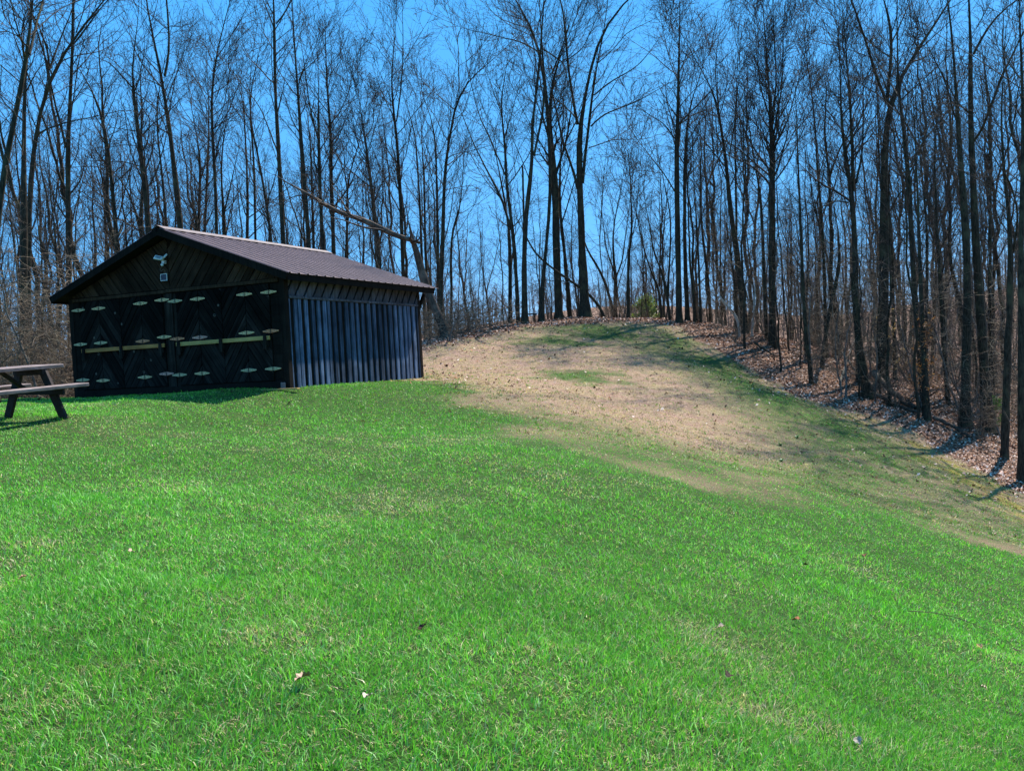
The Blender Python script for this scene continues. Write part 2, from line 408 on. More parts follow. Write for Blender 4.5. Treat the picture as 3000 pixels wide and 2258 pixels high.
mt, nt, b = new_mat('ground_cover')
at = N(nt, 'ShaderNodeAttribute', attribute_name='cover'); sep = N(nt, 'ShaderNodeSeparateColor'); nt.links.new(at.outputs['Color'], sep.inputs[0])
co = coords(nt)
nf = mix(nt, .5, noise(nt, co, 42, 4, .8), noise(nt, co, 11, 3, .7))
nf = math_(nt, 'MULTIPLY_ADD', nf, 1.5, -.25, clampit=True); nm = noise(nt, co, 2.1, 4, .6); nl = noise(nt, co, .45, 3, .6)
vo = N(nt, 'ShaderNodeTexVoronoi'); vo.inputs['Scale'].default_value = 17; nt.links.new(co, vo.inputs['Vector'])
vcs = N(nt, 'ShaderNodeSeparateColor'); nt.links.new(vo.outputs['Color'], vcs.inputs[0])
soil = ramp(nt, nf, [(.35, (.020, .040, .010)), (.65, (.060, .13, .025))])
straw = ramp(nt, nf, [(.24, (.06, .034, .022)), (.48, (.27, .165, .115)), (.74, (.58, .39, .29))])
straw = mix(nt, ramp(nt, nm, [(.42, (0, 0, 0)), (.68, (.6, .6, .6))]), straw, (.30, .25, .115))
litter = ramp(nt, vcs.outputs[0], [(.0, (.035, .018, .012)), (.25, (.11, .058, .035)), (.55, (.26, .14, .09)), (.8, (.40, .25, .17)), (1, (.54, .38, .28))])
litter = mix(nt, ramp(nt, nf, [(.40, (.8, .8, .8)), (.56, (0, 0, 0))]), litter, (.035, .024, .018))
mossc = ramp(nt, nf, [(.3, (.16, .12, .02)), (.7, (.42, .30, .055))])
gf = math_(nt, 'ADD', sep.outputs[0], math_(nt, 'MULTIPLY_ADD', nf, 1.3, -.65), clampit=True)
c = mix(nt, ramp(nt, gf, [(.25, (0, 0, 0)), (.65, (1, 1, 1))]), straw, soil)
c = mix(nt, math_(nt, 'MULTIPLY', sep.outputs[2], .8), c, mossc)
lf = math_(nt, 'ADD', sep.outputs[1], math_(nt, 'MULTIPLY_ADD', nm, .7, -.35), clampit=True)
c = mix(nt, ramp(nt, lf, [(.35, (0, 0, 0)), (.65, (1, 1, 1))]), c, litter)
nt.links.new(c, b.inputs['Base Color']); b.inputs['Roughness'].default_value = 1; b.inputs['Specular IOR Level'].default_value = .1
bump(nt, b, nf, .9, .05)
tag(np_mesh('ground', V, F, mt, smooth=True, colors={'cover': cov}), kind='structure')

# ------------------------------------------------------------------ grass, straw, fallen leaves
mt_g, nt, b = new_mat('grass_blades')
at = N(nt, 'ShaderNodeAttribute', attribute_name='tint')
nt.links.new(at.outputs['Color'], b.inputs['Base Color']); b.inputs['Roughness'].default_value = .5; b.inputs['Specular IOR Level'].default_value = .35
tr = N(nt, 'ShaderNodeBsdfTranslucent'); 
tcol = mix(nt, 1.0, at.outputs['Color'], (1.15, 1.35, .75), 'MULTIPLY'); nt.links.new(tcol, tr.inputs['Color'])
ms = N(nt, 'ShaderNodeMixShader'); ms.inputs[0].default_value = .34
nt.links.new(b.outputs[0], ms.inputs[1]); nt.links.new(tr.outputs[0], ms.inputs[2]); nt.links.new(ms.outputs[0], nt.nodes['Material Output'].inputs[0])
rng = np.random.default_rng(11)
def frustum_pts(n, d0, d1, p, half=.62):
    """n points over a wedge ahead of the viewpoint, density falling with distance as d**-p"""
    e = 2-p; t = rng.random(n); d = (d0**e+(d1**e-d0**e)*t)**(1/e)
    return d*rng.uniform(-half, half, n), d
def blades(name, x, y, h, w, tint, lean, label, cat):
    n = len(x); z = gz(x, y)-.012
    a = rng.uniform(0, 2*np.pi, n); fx, fy = np.cos(a), np.sin(a)
    b_ = rng.uniform(0, 2*np.pi, n)*.85+5*fbm(x, y, 5., 60); lx, ly = np.cos(b_), np.sin(b_)
    hw = w/2
    P = np.empty((n, 5, 3))
    for k, (s_, t, l) in enumerate(((-1, 0, 0), (1, 0, 0), (-.8, .55, .35), (.8, .55, .35), (0, 1, 1))):
        P[:, k, 0] = x+fx*hw*s_+lx*lean*l*h; P[:, k, 1] = y+fy*hw*s_+ly*lean*l*h
        P[:, k, 2] = z+h*t*(1-.25*lean*l)
    base = np.arange(n)[:, None]*5
    Fq = base+np.array([[0, 1, 3, 2]]); Ft = base+np.array([[2, 3, 4]])
    C = np.ones((n, 5, 4)); C[:, :, :3] = tint[:, None, :]
    o = np_mesh(name, P.reshape(-1, 3), [Fq, Ft], mt_g, colors={'tint': C.reshape(-1, 4)})
    return tag(o, label, cat, kind='stuff')
# under the shed and table no grass
SH_O = np.array([-9.889, 21.27]); YAW = .4077
SEX = np.array([math.cos(YAW), -math.sin(YAW)]); SEY = np.array([math.sin(YAW), math.cos(YAW)])
TOT, SL = 5.903, 5.58
def in_shed(x, y, m_=0.0):
    a = (x-SH_O[0])*SEX[0]+(y-SH_O[1])*SEX[1]; b_ = (x-SH_O[0])*SEY[0]+(y-SH_O[1])*SEY[1]
    return (a > -m_) & (a < TOT+m_) & (b_ > -m_) & (b_ < SL+m_)
xa, ya = frustum_pts(150000, 2.4, 6, .2); xb, yb = frustum_pts(560000, 6, 34, 1.55)
x = np.concatenate([xa, xb]); y = np.concatenate([ya, yb])
g, l, ms_ = cover(x, y)
keep = (rng.random(len(x)) < np.clip(g*1.25, 0, 1)) & (l < .5) & ~in_shed(x, y, -.02)
x, y, g = x[keep], y[keep], g[keep]; n = len(x); d = np.hypot(x, y)
patch = fbm(x, y, .8, 20); patch2 = fbm(x, y, 3.5, 30); patch3 = fbm(x, y, .25, 40)
h = rng.uniform(.030, .072, n)*(.6+1.0*patch2)*(1+.6*(rng.random(n) < .04))*np.clip(1.08-d/60, .55, 1)*(.55+.45*g)
w = rng.uniform(.0026, .0058, n)*np.clip(d/6, 1, 20)**.72
tint = np.empty((n, 3))
mx = np.clip(rng.random(n)*.7+patch*.5-.1, 0, 1)[:, None]
tint[:] = np.array([.055, .27, .022])*(1-mx)+np.array([.21, .54, .055])*mx
bl = (rng.random(n) < .12)[:, None]; tint = np.where(bl, np.array([.30, .55, .20]), tint)
pdry = np.clip(.20+1.7*np.clip(patch-.50, 0, 1)+1.0*np.clip(patch2-.58, 0, 1)+.75*(1-g)**1.3, 0, .85)
dry = rng.random(n) < pdry
dc = np.array([.62, .53, .29])*rng.uniform(.5, 1.25, n)[:, None]
tint = np.where(dry[:, None], dc, tint)*(rng.uniform(.55, 1.4, n)*(.70+.6*patch3))[:, None]
lean = np.where(dry, rng.uniform(.5, 1.6, n), rng.uniform(.1, 1.15, n)); h = np.where(dry, h*.6, h)
blades('grass', x, y, h, w, np.clip(tint, 0, 1), lean, 'bright green lawn grass with scattered straw coloured blades', 'grass')
# short dry stubble on the tan rise
x, y = frustum_pts(420000, 15, 52, .8)
g, l, ms_ = cover(x, y)
keep = (rng.random(len(x)) < np.clip(1.15-g, 0, 1)) & (l < .6) & ~in_shed(x, y, .02) & (x > -6)
x, y = x[keep], y[keep]; n = len(x); d = np.hypot(x, y)
gg = g[keep]
tint = np.where((rng.random(n) < .03+.95*gg)[:, None], np.array([.20, .27, .05]), np.where((rng.random(n) < .3)[:, None], np.array([.36, .28, .11]), np.array([.54, .36, .26])))*rng.uniform(.3, 1.35, n)[:, None]
blades('dry_grass', x, y, rng.uniform(.015, .055, n), rng.uniform(.006, .02, n), np.clip(tint, 0, 1), rng.uniform(.4, 2.2, n),
       'short straw coloured stubble on the tan rise beside the shed', 'dry grass')
# ragged tufts standing out of the stubble
tx, ty = frustum_pts(9000, 15, 48, .7)
g, l, ms_ = cover(tx, ty); keep = (l < .5) & ~in_shed(tx, ty, .1) & (g < .93) & (tx > -6); tx, ty, tg = tx[keep], ty[keep], g[keep]
nb = 9; kind_ = np.repeat(rng.random(len(tx)), nb); gg = np.repeat(tg, nb)
x = np.repeat(tx, nb)+rng.normal(0, .035, len(tx)*nb); y = np.repeat(ty, nb)+rng.normal(0, .035, len(tx)*nb); n = len(x)
tint = np.where((kind_ < .15+.75*gg)[:, None], np.array([.10, .24, .03]), np.where((kind_ > .72)[:, None], np.array([.13, .08, .045]), np.array([.62, .46, .30])))*rng.uniform(.6, 1.3, n)[:, None]
blades('grass_tufts', x, y, rng.uniform(.03, .085, n), rng.uniform(.008, .016, n), np.clip(tint, 0, 1), rng.uniform(.2, 1.6, n), 'ragged tufts of green and dry grass scattered over the slope', 'grass tufts')
# fallen leaves: litter in the wood, thinner on the rise
mt_l, nt, b = new_mat('leaf_litter')
at = N(nt, 'ShaderNodeAttribute', attribute_name='tint'); nt.links.new(at.outputs['Color'], b.inputs['Base Color']); b.inputs['Roughness'].default_value = .85; b.inputs['Specular IOR Level'].default_value = .08
x, y = frustum_pts(330000, 20, 85, .9, .75)
g, l, ms_ = cover(x, y)
dl = sdist(litter_w, x, y)
keep = (rng.random(len(x)) < np.clip(l+.10*np.exp(-np.clip(-dl, 0, 99)/1.8)+.006, 0, 1)) & ~in_shed(x, y, .1) & ((g < .9) | (rng.random(len(x)) < .02))
x, y = x[keep], y[keep]; n = len(x); z = gz(x, y)
s_ = rng.uniform(.03, .06, n); a = rng.uniform(0, 2*np.pi, n); tilt = rng.normal(0, .45, (n, 2)); curl = rng.uniform(0, .5, n)
P = np.empty((n, 6, 3))
for k, (i, j) in enumerate(((-.5, -1), (.5, -1), (-.75, 0), (.75, 0), (-.3, 1), (.3, 1))):
    lx, ly = i*s_*.8, j*s_*.7
    P[:, k, 0] = x+lx*np.cos(a)-ly*np.sin(a); P[:, k, 1] = y+lx*np.sin(a)+ly*np.cos(a)
    P[:, k, 2] = z+.02+lx*tilt[:, 0]+ly*tilt[:, 1]+(abs(j)*curl*s_)
P[:, :, 2] = np.maximum(P[:, :, 2], z[:, None]+.003)
base = np.arange(n)[:, None]*6
Fq = np.concatenate([base+np.array([[0, 1, 3, 2]]), base+np.array([[2, 3, 5, 4]])])
pal = np.array([[.44, .27, .20], [.24, .11, .065], [.54, .38, .30], [.09, .045, .028], [.68, .52, .42], [.36, .17, .09]])
tint = pal[rng.integers(0, 6, n)]*rng.uniform(.7, 1.2, n)[:, None]
C = np.ones((n, 6, 4)); C[:, :, :3] = tint[:, None, :]
tag(np_mesh('fallen_leaves', P.reshape(-1, 3), Fq, mt_l, colors={'tint': C.reshape(-1, 4)}), 'pinkish brown fallen leaves covering the floor of the wood', 'fallen leaves', kind='stuff')

# ------------------------------------------------------------------ shed
BZ = gz1(-7.2, 20.1)
BZ = EYE-.2921
prng = random.Random(5)
shed = empty('shed', (SH_O[0], SH_O[1], BZ), -YAW)
tag(shed, 'dark wooden shed with ribbed brown metal roof and four pairs of folding doors', 'shed')
HE, ZR, OVF, OVS, OVB = 2.2645, 3.3695, .256, .25, .354
CX = TOT/2; SLP = (ZR-HE)/CX
mL, LEAF, POST = .3045, .61, .358
colx = [mL, mL+LEAF, mL+3*LEAF, mL+4*LEAF, mL+4*LEAF+POST, mL+5*LEAF+POST, mL+7*LEAF+POST, mL+8*LEAF+POST]
DZ0, DZ1 = .16, 2.12
# core walls
k = MB(); k.box(.05, TOT-.05, .03, .07, -.2, DZ1)
k.prism([(.05, DZ1), (TOT-.05, DZ1), (TOT-.05, HE-.02), (CX, ZR-.06), (.05, HE-.02)], .03, .07)
k.box(.05, TOT-.05, SL-.07, SL-.03, -.2, HE-.05); k.prism([(.05, HE-.05), (TOT-.05, HE-.05), (CX, ZR-.08)], SL-.07, SL-.03)
k.box(.03, .07, .07, SL-.07, -.25, HE-.04); k.box(TOT-.07, TOT-.03, .07, SL-.07, -.25, HE-.04)
k.build('wall', M_stain, shed)
# gable boards (chevron)
k = MB()
zb = DZ1+.10
boards(k, [(.1, zb), (CX-.01, zb), (CX-.01, ZR-.07), (.1, HE+.0)], -52, .17, .016, .03, .03, prng, .012)
k.build('gable_boarding', M_gable_s[-1], shed); k = MB()
boards(k, [(CX+.01, zb), (TOT-.1, zb), (TOT-.1, HE+.0), (CX+.01, ZR-.07)], 52, .17, .016, .03, .03, prng, .012)
k.build('gable_boarding', M_gable_s[1], shed)
k = MB(); k.box(.12, CX-.1, -.035, -.005, DZ1+.01, DZ1+.08); k.box(CX-.09, TOT-.12, -.04, -.005, DZ1+.02, DZ1+.09); k.build('header_trim', M_gable, shed, .004)
# door leaves, each folding pair hinged at the outer column
for i, (x0, sgn) in enumerate([(mL, 1), (mL+LEAF, -1), (mL+2*LEAF, 1), (mL+3*LEAF, -1)] + [(mL+POST+(4+q)*LEAF, 1 if q % 2 == 0 else -1) for q in range(4)]):
    dk = MB(); rg = [(x0+.008, DZ0), (x0+LEAF-.008, DZ0), (x0+LEAF-.008, DZ1), (x0+.008, DZ1)]
    dk.box(x0+.01, x0+LEAF-.01, -.002, .028, DZ0, DZ1)
    boards(dk, rg, 55*sgn, .14, .014, -.003, .02, prng, .008)
    dk.build('door', M_doors_s[sgn], shed)
# posts, side panels
def vboards(mb, x0, x1, z0, z1, y, w, rg):
    t = x0
    while t < x1-.02:
        e = min(x1, t+w*rg.uniform(.9, 1.1)); mb.box(t+.003, e-.003, y-.02-rg.uniform(0, .006), y, z0, z1); t = e
k = MB(); vboards(k, colx[3]+.01, colx[4]-.01, -.02, DZ1, .028, .12, prng); k.box(colx[3]+.1, colx[4]-.1, -.028, -.002, .0, DZ1-.002)
k.build('center_post', M_doorw, shed)
for x0, x1 in ((.1, mL-.01), (colx[7]+.01, TOT-.1)):
    z = .02; k = MB()
    while z < DZ1-.02:
        e = min(DZ1, z+prng.uniform(.14, .19)); k.box(x0, x1, -.0-prng.uniform(0, .006), .028, z+.003, e-.003); z = e
    k.build('side_panel', M_stain, shed)
for (xa_, ya_) in ((0, 0), (TOT-.1, 0), (0, SL-.1), (TOT-.1, SL-.1)):
    k = MB(); k.box(xa_-.012, xa_+.112, ya_-.015, ya_+.115, -.28, HE-.03); k.build('corner_post', M_stain, shed, .006)
k = MB(); k.box(.11, TOT-.12, -.05, .028, -.12, DZ0-.025); k.build('sill_beam', M_stain, shed, .006)
k = MB(); k.box(TOT-.17, TOT-.055, -.085, -.055, -.1, .11); k.build('sill_block', M_concrete, shed, .01)
# diamond strap hinges
hz = [1.946, 1.169, .381]
dz_ = [[.0, .0, .02, .05, -.0, -.0, .0, .0], [.012, .012, -.02, .035, -.025, -.03, -.01, -.01], [0, -.035, -.012, .035, -.005, -.0, .012, .015]]
hm = [[1, 0, 0, 0, 1, 0, 0, 0], [1, 1, 2, 0, 2, 3, 0, 2], [1, 0, 0, 3, 1, 0, 1, 1]]
for r_ in range(3):
    for ci in range(8):
        cx_, cz = colx[ci], hz[r_]+dz_[r_][ci]
        if ci in (3, 4): cx_ = colx[ci]
        k = MB()
        k.prism([(cx_-.20, cz-.005), (cx_-.195, cz-.012), (cx_-.012, cz-.040), (cx_-.012, cz+.040), (cx_-.195, cz+.012), (cx_-.20, cz+.005)], -.045, -.036)
        k.prism([(cx_+.012, cz-.040), (cx_+.195, cz-.012), (cx_+.20, cz-.005), (cx_+.20, cz+.005), (cx_+.195, cz+.012), (cx_+.012, cz+.040)], -.045, -.036)
        h_ = k.build('hinge', M_hinge[hm[r_][ci]], shed, .0015)
        k = MB(); k.tube([(cx_, -.043, cz-.042), (cx_, -.043, cz+.042)], .009, 8)
        for bx, bz in ((-.035, .018), (-.035, -.018), (-.10, 0), (.035, .018), (.035, -.018), (.10, 0)):
            k.tube([(cx_+bx, -.044, cz+bz), (cx_+bx, -.050, cz+bz)], .0065, 6)
        k.build('hinge_pin', M_bolt, h_)
# locking bars and their brackets
for (xa_, xb_, mtb) in ((colx[0]+.06, colx[3]+.02, M_orangewood), (colx[4]-.01, colx[7]-.02, M_newwood)):
    k = MB(); k.box(xa_, xb_, -.085, -.045, .985, 1.068); k.build('lock_bar', mtb, shed, .003)
    for bx in (xa_+.09, (xa_+xb_)/2, xb_-.09):
        k = MB()
        k.prism([(bx-.045, .80), (bx+.045, .80), (bx+.03, 1.085), (bx-.03, 1.085)], -.125, -.088)
        k.box(bx-.03, bx+.03, -.088, -.03, .86, .982)
        k.build('bar_bracket', M_doorw, shed, .003)
# right side wall: upright boards below a rail, slanting boards above
side = MB(); sz = 1.80
b_ = .03; tgl = 0
while b_ < SL-.05:
    w_ = prng.uniform(.11, .155)
    e = min(SL-.03, b_+w_)
    lay = 0.010 if tgl else .0
    side.box(TOT-.03, TOT-.006+lay+prng.uniform(0, .006), b_+.006, e-.006, -.04-prng.uniform(0, .04), sz)
    b_ = e + (prng.uniform(.085, .12) if prng.random() < .9 else .03); tgl = prng.random() < .55
side.build('side_boarding', M_side, shed)
top = MB(); pitch = .31; q = -.25
while q < SL+.3:
    # slanting boards: local y runs along the wall; lean towards the back at the top
    poly = clip([(q, sz+.06), (q+pitch-.065, sz+.06), (q+pitch-.065+.30, HE), (q+.30, HE)], [(.11, sz+.06), (SL-.11, sz+.06), (SL-.11, HE), (.11, HE)])
    if len(poly) >= 3:
        n_ = len(poly); x0, x1 = TOT-.03, TOT+.004+prng.uniform(0, .006)
        vs = [(x0, a_, z_) for a_, z_ in poly]+[(x1, a_, z_) for a_, z_ in poly]
        top.add(vs, [tuple(range(n_))[::-1], tuple(range(n_, 2*n_))]+[(i, (i+1) % n_, (i+1) % n_+n_, i+n_) for i in range(n_)])
    q += pitch
top.build('upper_boarding', M_side_top, shed)
k = MB(); k.box(TOT-.029, TOT+.035, .11, SL-.11, sz+.005, sz+.055); k.build('wall_rail', M_side_top, shed, .004)
# left side and back cladding
k = MB(); q = .12
while q < SL-.12:
    k.box(-.015-prng.uniform(0, .006), .028, q, q+.13, -.2, HE-.05); q += .15
k.build('side_boarding', M_side, shed)
# roof
UN = Vector((-SLP, 0, 1)).normalized()
def roofpt(sd_, t, y, off):
    """sd_ +1 right slope; t horizontal distance from the ridge"""
    nrm = Vector((SLP*sd_, 0, 1)).normalized()
    return Vector((CX+sd_*t, y, ZR-SLP*t)) + nrm*off
TE = CX+OVS
for sd_ in (1, -1):
    k = MB()
    # ribbed sheet: profile along y swept down the slope
    prof = []; yy = -OVF
    while yy < SL+OVB-.01:
        prof += [(yy, .115), (yy+.025, .138), (yy+.05, .138), (yy+.075, .115), (yy+.15, .115), (yy+.157, .120), (yy+.165, .115), (yy+.235, .115), (yy+.242, .12), (yy+.25, .115)]
        yy += .305
    prof.append((SL+OVB, .115))
    vs = []; n_ = len(prof)
    for t in (0.01, TE+.03):
        for (yp, o_) in prof: vs.append(roofpt(sd_, t, yp, o_))
    for t in (0.01, TE+.03):
        for (yp, o_) in prof: vs.append(roofpt(sd_, t, yp, o_-.004))
    fs = [(i, i+1, n_+i+1, n_+i) for i in range(n_-1)]+[(2*n_+i, 3*n_+i, 3*n_+i+1, 2*n_+i+1) for i in range(n_-1)]+[(n_+i, n_+i+1, 3*n_+i+1, 3*n_+i) for i in range(n_-1)]
    k.add(vs, fs); k.build('roof_sheet', M_roof, shed)
    # deck under it
    k = MB(); c8 = []
    for o_ in (.0, .105):
        for t in (.0, TE):
            for yp in (-OVF+.01, SL+OVB-.02): c8.append(roofpt(sd_, t, yp, o_))
    k.add(c8, [(0, 1, 3, 2), (4, 6, 7, 5), (0, 4, 5, 1), (2, 3, 7, 6), (0, 2, 6, 4), (1, 5, 7, 3)]); k.build('roof_deck', M_under, shed)
    # rake boards front and back
    for yp, w_ in ((-OVF-.02, .03), (SL+OVB-.018, .03)):
        k = MB(); c8 = []
        for yq in (yp, yp+w_-.002):
            for t in (0, TE+.01):
                for o_ in (-.035, .112): c8.append(roofpt(sd_, t, yq, o_))
        k.add(c8, [(0, 1, 3, 2), (4, 6, 7, 5), (0, 4, 5, 1), (2, 3, 7, 6), (0, 2, 6, 4), (1, 5, 7, 3)])
        k.build('rake_board', M_stain, shed)
    k = MB(); e0 = roofpt(sd_, TE+.004, 0, 0)
    k.box(min(e0.x, e0.x+.025*sd_), max(e0.x, e0.x+.025*sd_), -OVF+.012, SL+OVB-.02, e0.z-.04, e0.z+.095); k.build('fascia', M_stain, shed)
k = MB(); vs = []
for yp in (-OVF-.01, SL+OVB+.01):
    for sd_, t, o_ in ((-1, .14, .142), (-1, .135, .150), (0, 0, .175), (1, .135, .150), (1, .14, .142)):
        vs.append(roofpt(sd_, t, yp, o_))
k.add(vs, [(i, i+1, 5+i+1, 5+i) for i in range(4)]); k.build('ridge_cap', M_cap, shed)
k = MB(); k.bar((TOT-.02, SL-.02, 1.72), (TOT-.02, SL+OVB-.05, 2.12), .06, .07); k.build('eave_brace', M_stain, shed)
# plank on the ground by the corner
pl = MB(); pl.box(-.45, .45, -.05, .05, 0, .03)
p0 = SH_O+SEX*(TOT-.05)+SEY*(-.28)
o = pl.build('plank', M_newwood, None, .004); o.location = (p0[0], p0[1], gz1(*p0)+.01); o.rotation_euler.z = -YAW+.03
tag(o, 'short pale plank lying in the grass at the near corner of the shed', 'plank')

# lamp and solar panel on the gable
def wallpt(a_, b2, z_): return (SH_O[0]+SEX[0]*a_+SEY[0]*b2, SH_O[1]+SEX[1]*a_+SEY[1]*b2, BZ+z_)
lamp = empty('floodlight', wallpt(2.88, -.02, 2.80), -YAW)
tag(lamp, 'white twin head floodlight high on the gable of the shed', 'floodlight')
k = MB(); k.box(-.035, .035, -.07, .005, -.05, .03); k.tube([(0, -.05, .02), (0, -.09, .06)], .012); k.build('mount', M_white, lamp, .006)
for s_, yw in ((-1, .35), (1, -.5)):
    Mx = Matrix.Translation((s_*.085, -.10, .085)) @ Matrix.Rotation(yw*s_*s_, 4, 'Z') @ Matrix.Rotation(s_*-.25, 4, 'Y') @ Matrix.Rotation(-.75, 4, 'X')
    k = MB(); k.box(-.085, .085, -.018, .018, -.055, .055, Mx)
    hd = k.build('lamp_head', M_white, lamp, .006)
    k = MB(); k.box(-.055, .055, -.023, -.0185, -.032, .032, Mx); k.build('lens', M_lens, hd)
k = MB()
bm_pts = [(0, -.085+.0, -.075)]
k.tube([(0, -.06, -.05), (0, -.09, -.075), (0, -.10, -.10)], [.02, .036, .014], 10); k.build('motion_sensor', M_white, lamp, smooth=True)
pan = empty('solar_panel', wallpt(2.85, -.035, 2.47), -YAW)
tag(pan, 'small square solar panel with a white frame under the floodlight', 'solar panel')
k = MB()
k.box(-.088, .088, -.022, -.004, -.075, -.064); k.box(-.088, .088, -.022, -.004, .064, .075)
k.box(-.088, -.077, -.022, -.004, -.0638, .0638); k.box(.077, .088, -.022, -.004, -.0638, .0638); k.build('frame', M_white, pan)
k = MB(); k.box(-.0765, .0765, -.016, -.008, -.0635, .0635); k.build('cell_sheet', M_panel, pan)
k = MB(); k.tube([(.03, -.012, .07), (.05, -.02, .14), (.01, -.03, .17), (-.05, -.03, .13), (-.08, -.03, .18), (-.02, -.02, .24), (.03, -.03, .27), (.03, -.05, .31)], .0045, 6); k.build('cable', M_cable, pan)

# ------------------------------------------------------------------ picnic table
TC = np.array([-7.15, 14.05]); LA = math.atan2(-.86, -.5)      # long axis heading
tz = gz1(*TC)
gxs = (gz1(TC[0]+.5, TC[1])-gz1(TC[0]-.5, TC[1])); gys = (gz1(TC[0], TC[1]+.6)-gz1(TC[0], TC[1]-.6))/1.2
nrm = Vector((.0, -.05, 1)).normalized()
table = empty('picnic_table', (TC[0], TC[1], tz))
table.rotation_mode = 'QUATERNION'
table.rotation_quaternion = Vector((0, 0, 1)).rotation_difference(nrm) @ Matrix.Rotation(LA, 4, 'Z').to_quaternion()
tag(table, 'weathered brown wooden picnic table with attached benches on the lawn', 'picnic table')
# local x along the table (A-frames at x=0 and 1.3), y across
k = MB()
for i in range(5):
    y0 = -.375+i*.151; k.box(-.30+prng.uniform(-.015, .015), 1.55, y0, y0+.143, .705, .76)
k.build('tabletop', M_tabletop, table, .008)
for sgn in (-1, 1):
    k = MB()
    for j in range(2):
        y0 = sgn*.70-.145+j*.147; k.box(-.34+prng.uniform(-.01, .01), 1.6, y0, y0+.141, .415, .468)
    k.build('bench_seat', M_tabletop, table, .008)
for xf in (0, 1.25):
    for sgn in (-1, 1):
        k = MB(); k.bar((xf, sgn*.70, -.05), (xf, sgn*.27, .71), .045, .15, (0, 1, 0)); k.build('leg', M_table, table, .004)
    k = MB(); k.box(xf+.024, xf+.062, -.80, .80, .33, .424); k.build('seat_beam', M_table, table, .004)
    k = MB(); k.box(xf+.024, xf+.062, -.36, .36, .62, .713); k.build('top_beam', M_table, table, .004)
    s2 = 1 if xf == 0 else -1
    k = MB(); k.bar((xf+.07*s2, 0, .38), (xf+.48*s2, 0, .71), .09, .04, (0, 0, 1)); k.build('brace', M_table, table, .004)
table.location.z += .02

# ------------------------------------------------------------------ trees: branching by level, all branches of a level at once
def nrmz(a): return a/np.maximum(np.linalg.norm(a, axis=-1, keepdims=True), 1e-9)
def resample(P, R, K):
    P = np.asarray(P, float); R = np.asarray(R, float)
    s_ = np.concatenate([[0], np.cumsum(np.linalg.norm(np.diff(P, axis=0), axis=1))]); t = np.linspace(0, s_[-1], K)
    # Catmull-like smoothing through dense linear + relax
    Q = np.stack([np.interp(t, s_, P[:, i]) for i in range(3)], 1)
    for _ in range(2): Q[1:-1] = .25*Q[:-2]+.5*Q[1:-1]+.25*Q[2:]
    return Q, np.interp(t, s_, R)
def sprout(P, R, n, t0, t1, lf, ang, rf, K, up, wig, rg, rmin=.002, sag=0):
    """children of every polyline in P (N,K0,3); lf(t, u, L, r) gives their length"""
    N0, K0 = P.shape[:2]
    par = np.repeat(np.arange(N0), n); M_ = len(par)
    t = (np.tile(np.arange(n), N0)+rg.random(M_))/n*(t1-t0)+t0
    f = t*(K0-1); i = np.minimum(f.astype(int), K0-2); a = (f-i)[:, None]
    S = P[par, i]*(1-a)+P[par, i+1]*a; T = nrmz(P[par, i+1]-P[par, i])
    r = R[par, i]*(1-a[:, 0])+R[par, i+1]*a[:, 0]
    L0 = np.linalg.norm(P[:, 1:]-P[:, :-1], axis=2).sum(1)[par]
    rv = rg.normal(size=(M_, 3)); pr = nrmz(rv-(rv*T).sum(1, keepdims=True)*T)
    an = rg.uniform(ang[0], ang[1], M_)[:, None]
    D = nrmz(np.cos(an)*T+np.sin(an)*pr)
    L = lf(t, rg.random(M_), L0, r)
    C = np.empty((M_, K, 3)); C[:, 0] = S
    st = (L/(K-1))[:, None]
    bend = nrmz(rg.normal(size=(M_, 3)))*wig*.6
    for k_ in range(1, K):
        C[:, k_] = C[:, k_-1]+D*st
        D = nrmz(D+np.array([0, 0, up])+bend+rg.normal(size=(M_, 3))*wig)
    r0 = np.clip(r*rg.uniform(rf[0], rf[1], M_), rmin, None)
    RR = r0[:, None]*np.linspace(1, .28, K)[None, :]
    return C, np.maximum(RR, rmin*.8)
def tubes(P, R, S):
    N0, K = P.shape[:2]
    T = np.empty_like(P); T[:, 1:-1] = P[:, 2:]-P[:, :-2]; T[:, 0] = P[:, 1]-P[:, 0]; T[:, -1] = P[:, -1]-P[:, -2]; T = nrmz(T)
    ref = np.where(np.abs(T[:, :1, 2:3]) > .8, np.array([1., .05, 0]), np.array([.03, .02, 1.]))
    A = nrmz(np.cross(T, np.broadcast_to(ref, T.shape))); B = np.cross(T, A)
    an = np.arange(S)*2*np.pi/S
    V = P[:, :, None]+R[:, :, None, None]*(A[:, :, None]*np.cos(an)[:, None]+B[:, :, None]*np.sin(an)[:, None])
    b0 = (np.arange(N0)*K*S)[:, None, None]+(np.arange(K-1)*S)[None, :, None]
    j = np.arange(S)[None, None, :]; j2 = (np.arange(S)+1) % S; j2 = j2[None, None, :]
    F = np.stack([b0+j, b0+j2, b0+S+j2, b0+S+j], -1).reshape(-1, 4)
    return V.reshape(-1, 3), F
class Acc:
    def __init__(s): s.V = []; s.F = []; s.n = 0
    def add(s, P, R, S):
        if len(P) == 0: return
        v, f = tubes(P, R, S); s.V.append(v); s.F.append(f+s.n); s.n += len(v)
    def mesh(s, name, mat, parent, smooth=True): return np_mesh(name, np.concatenate(s.V), np.concatenate(s.F), mat, parent, smooth)
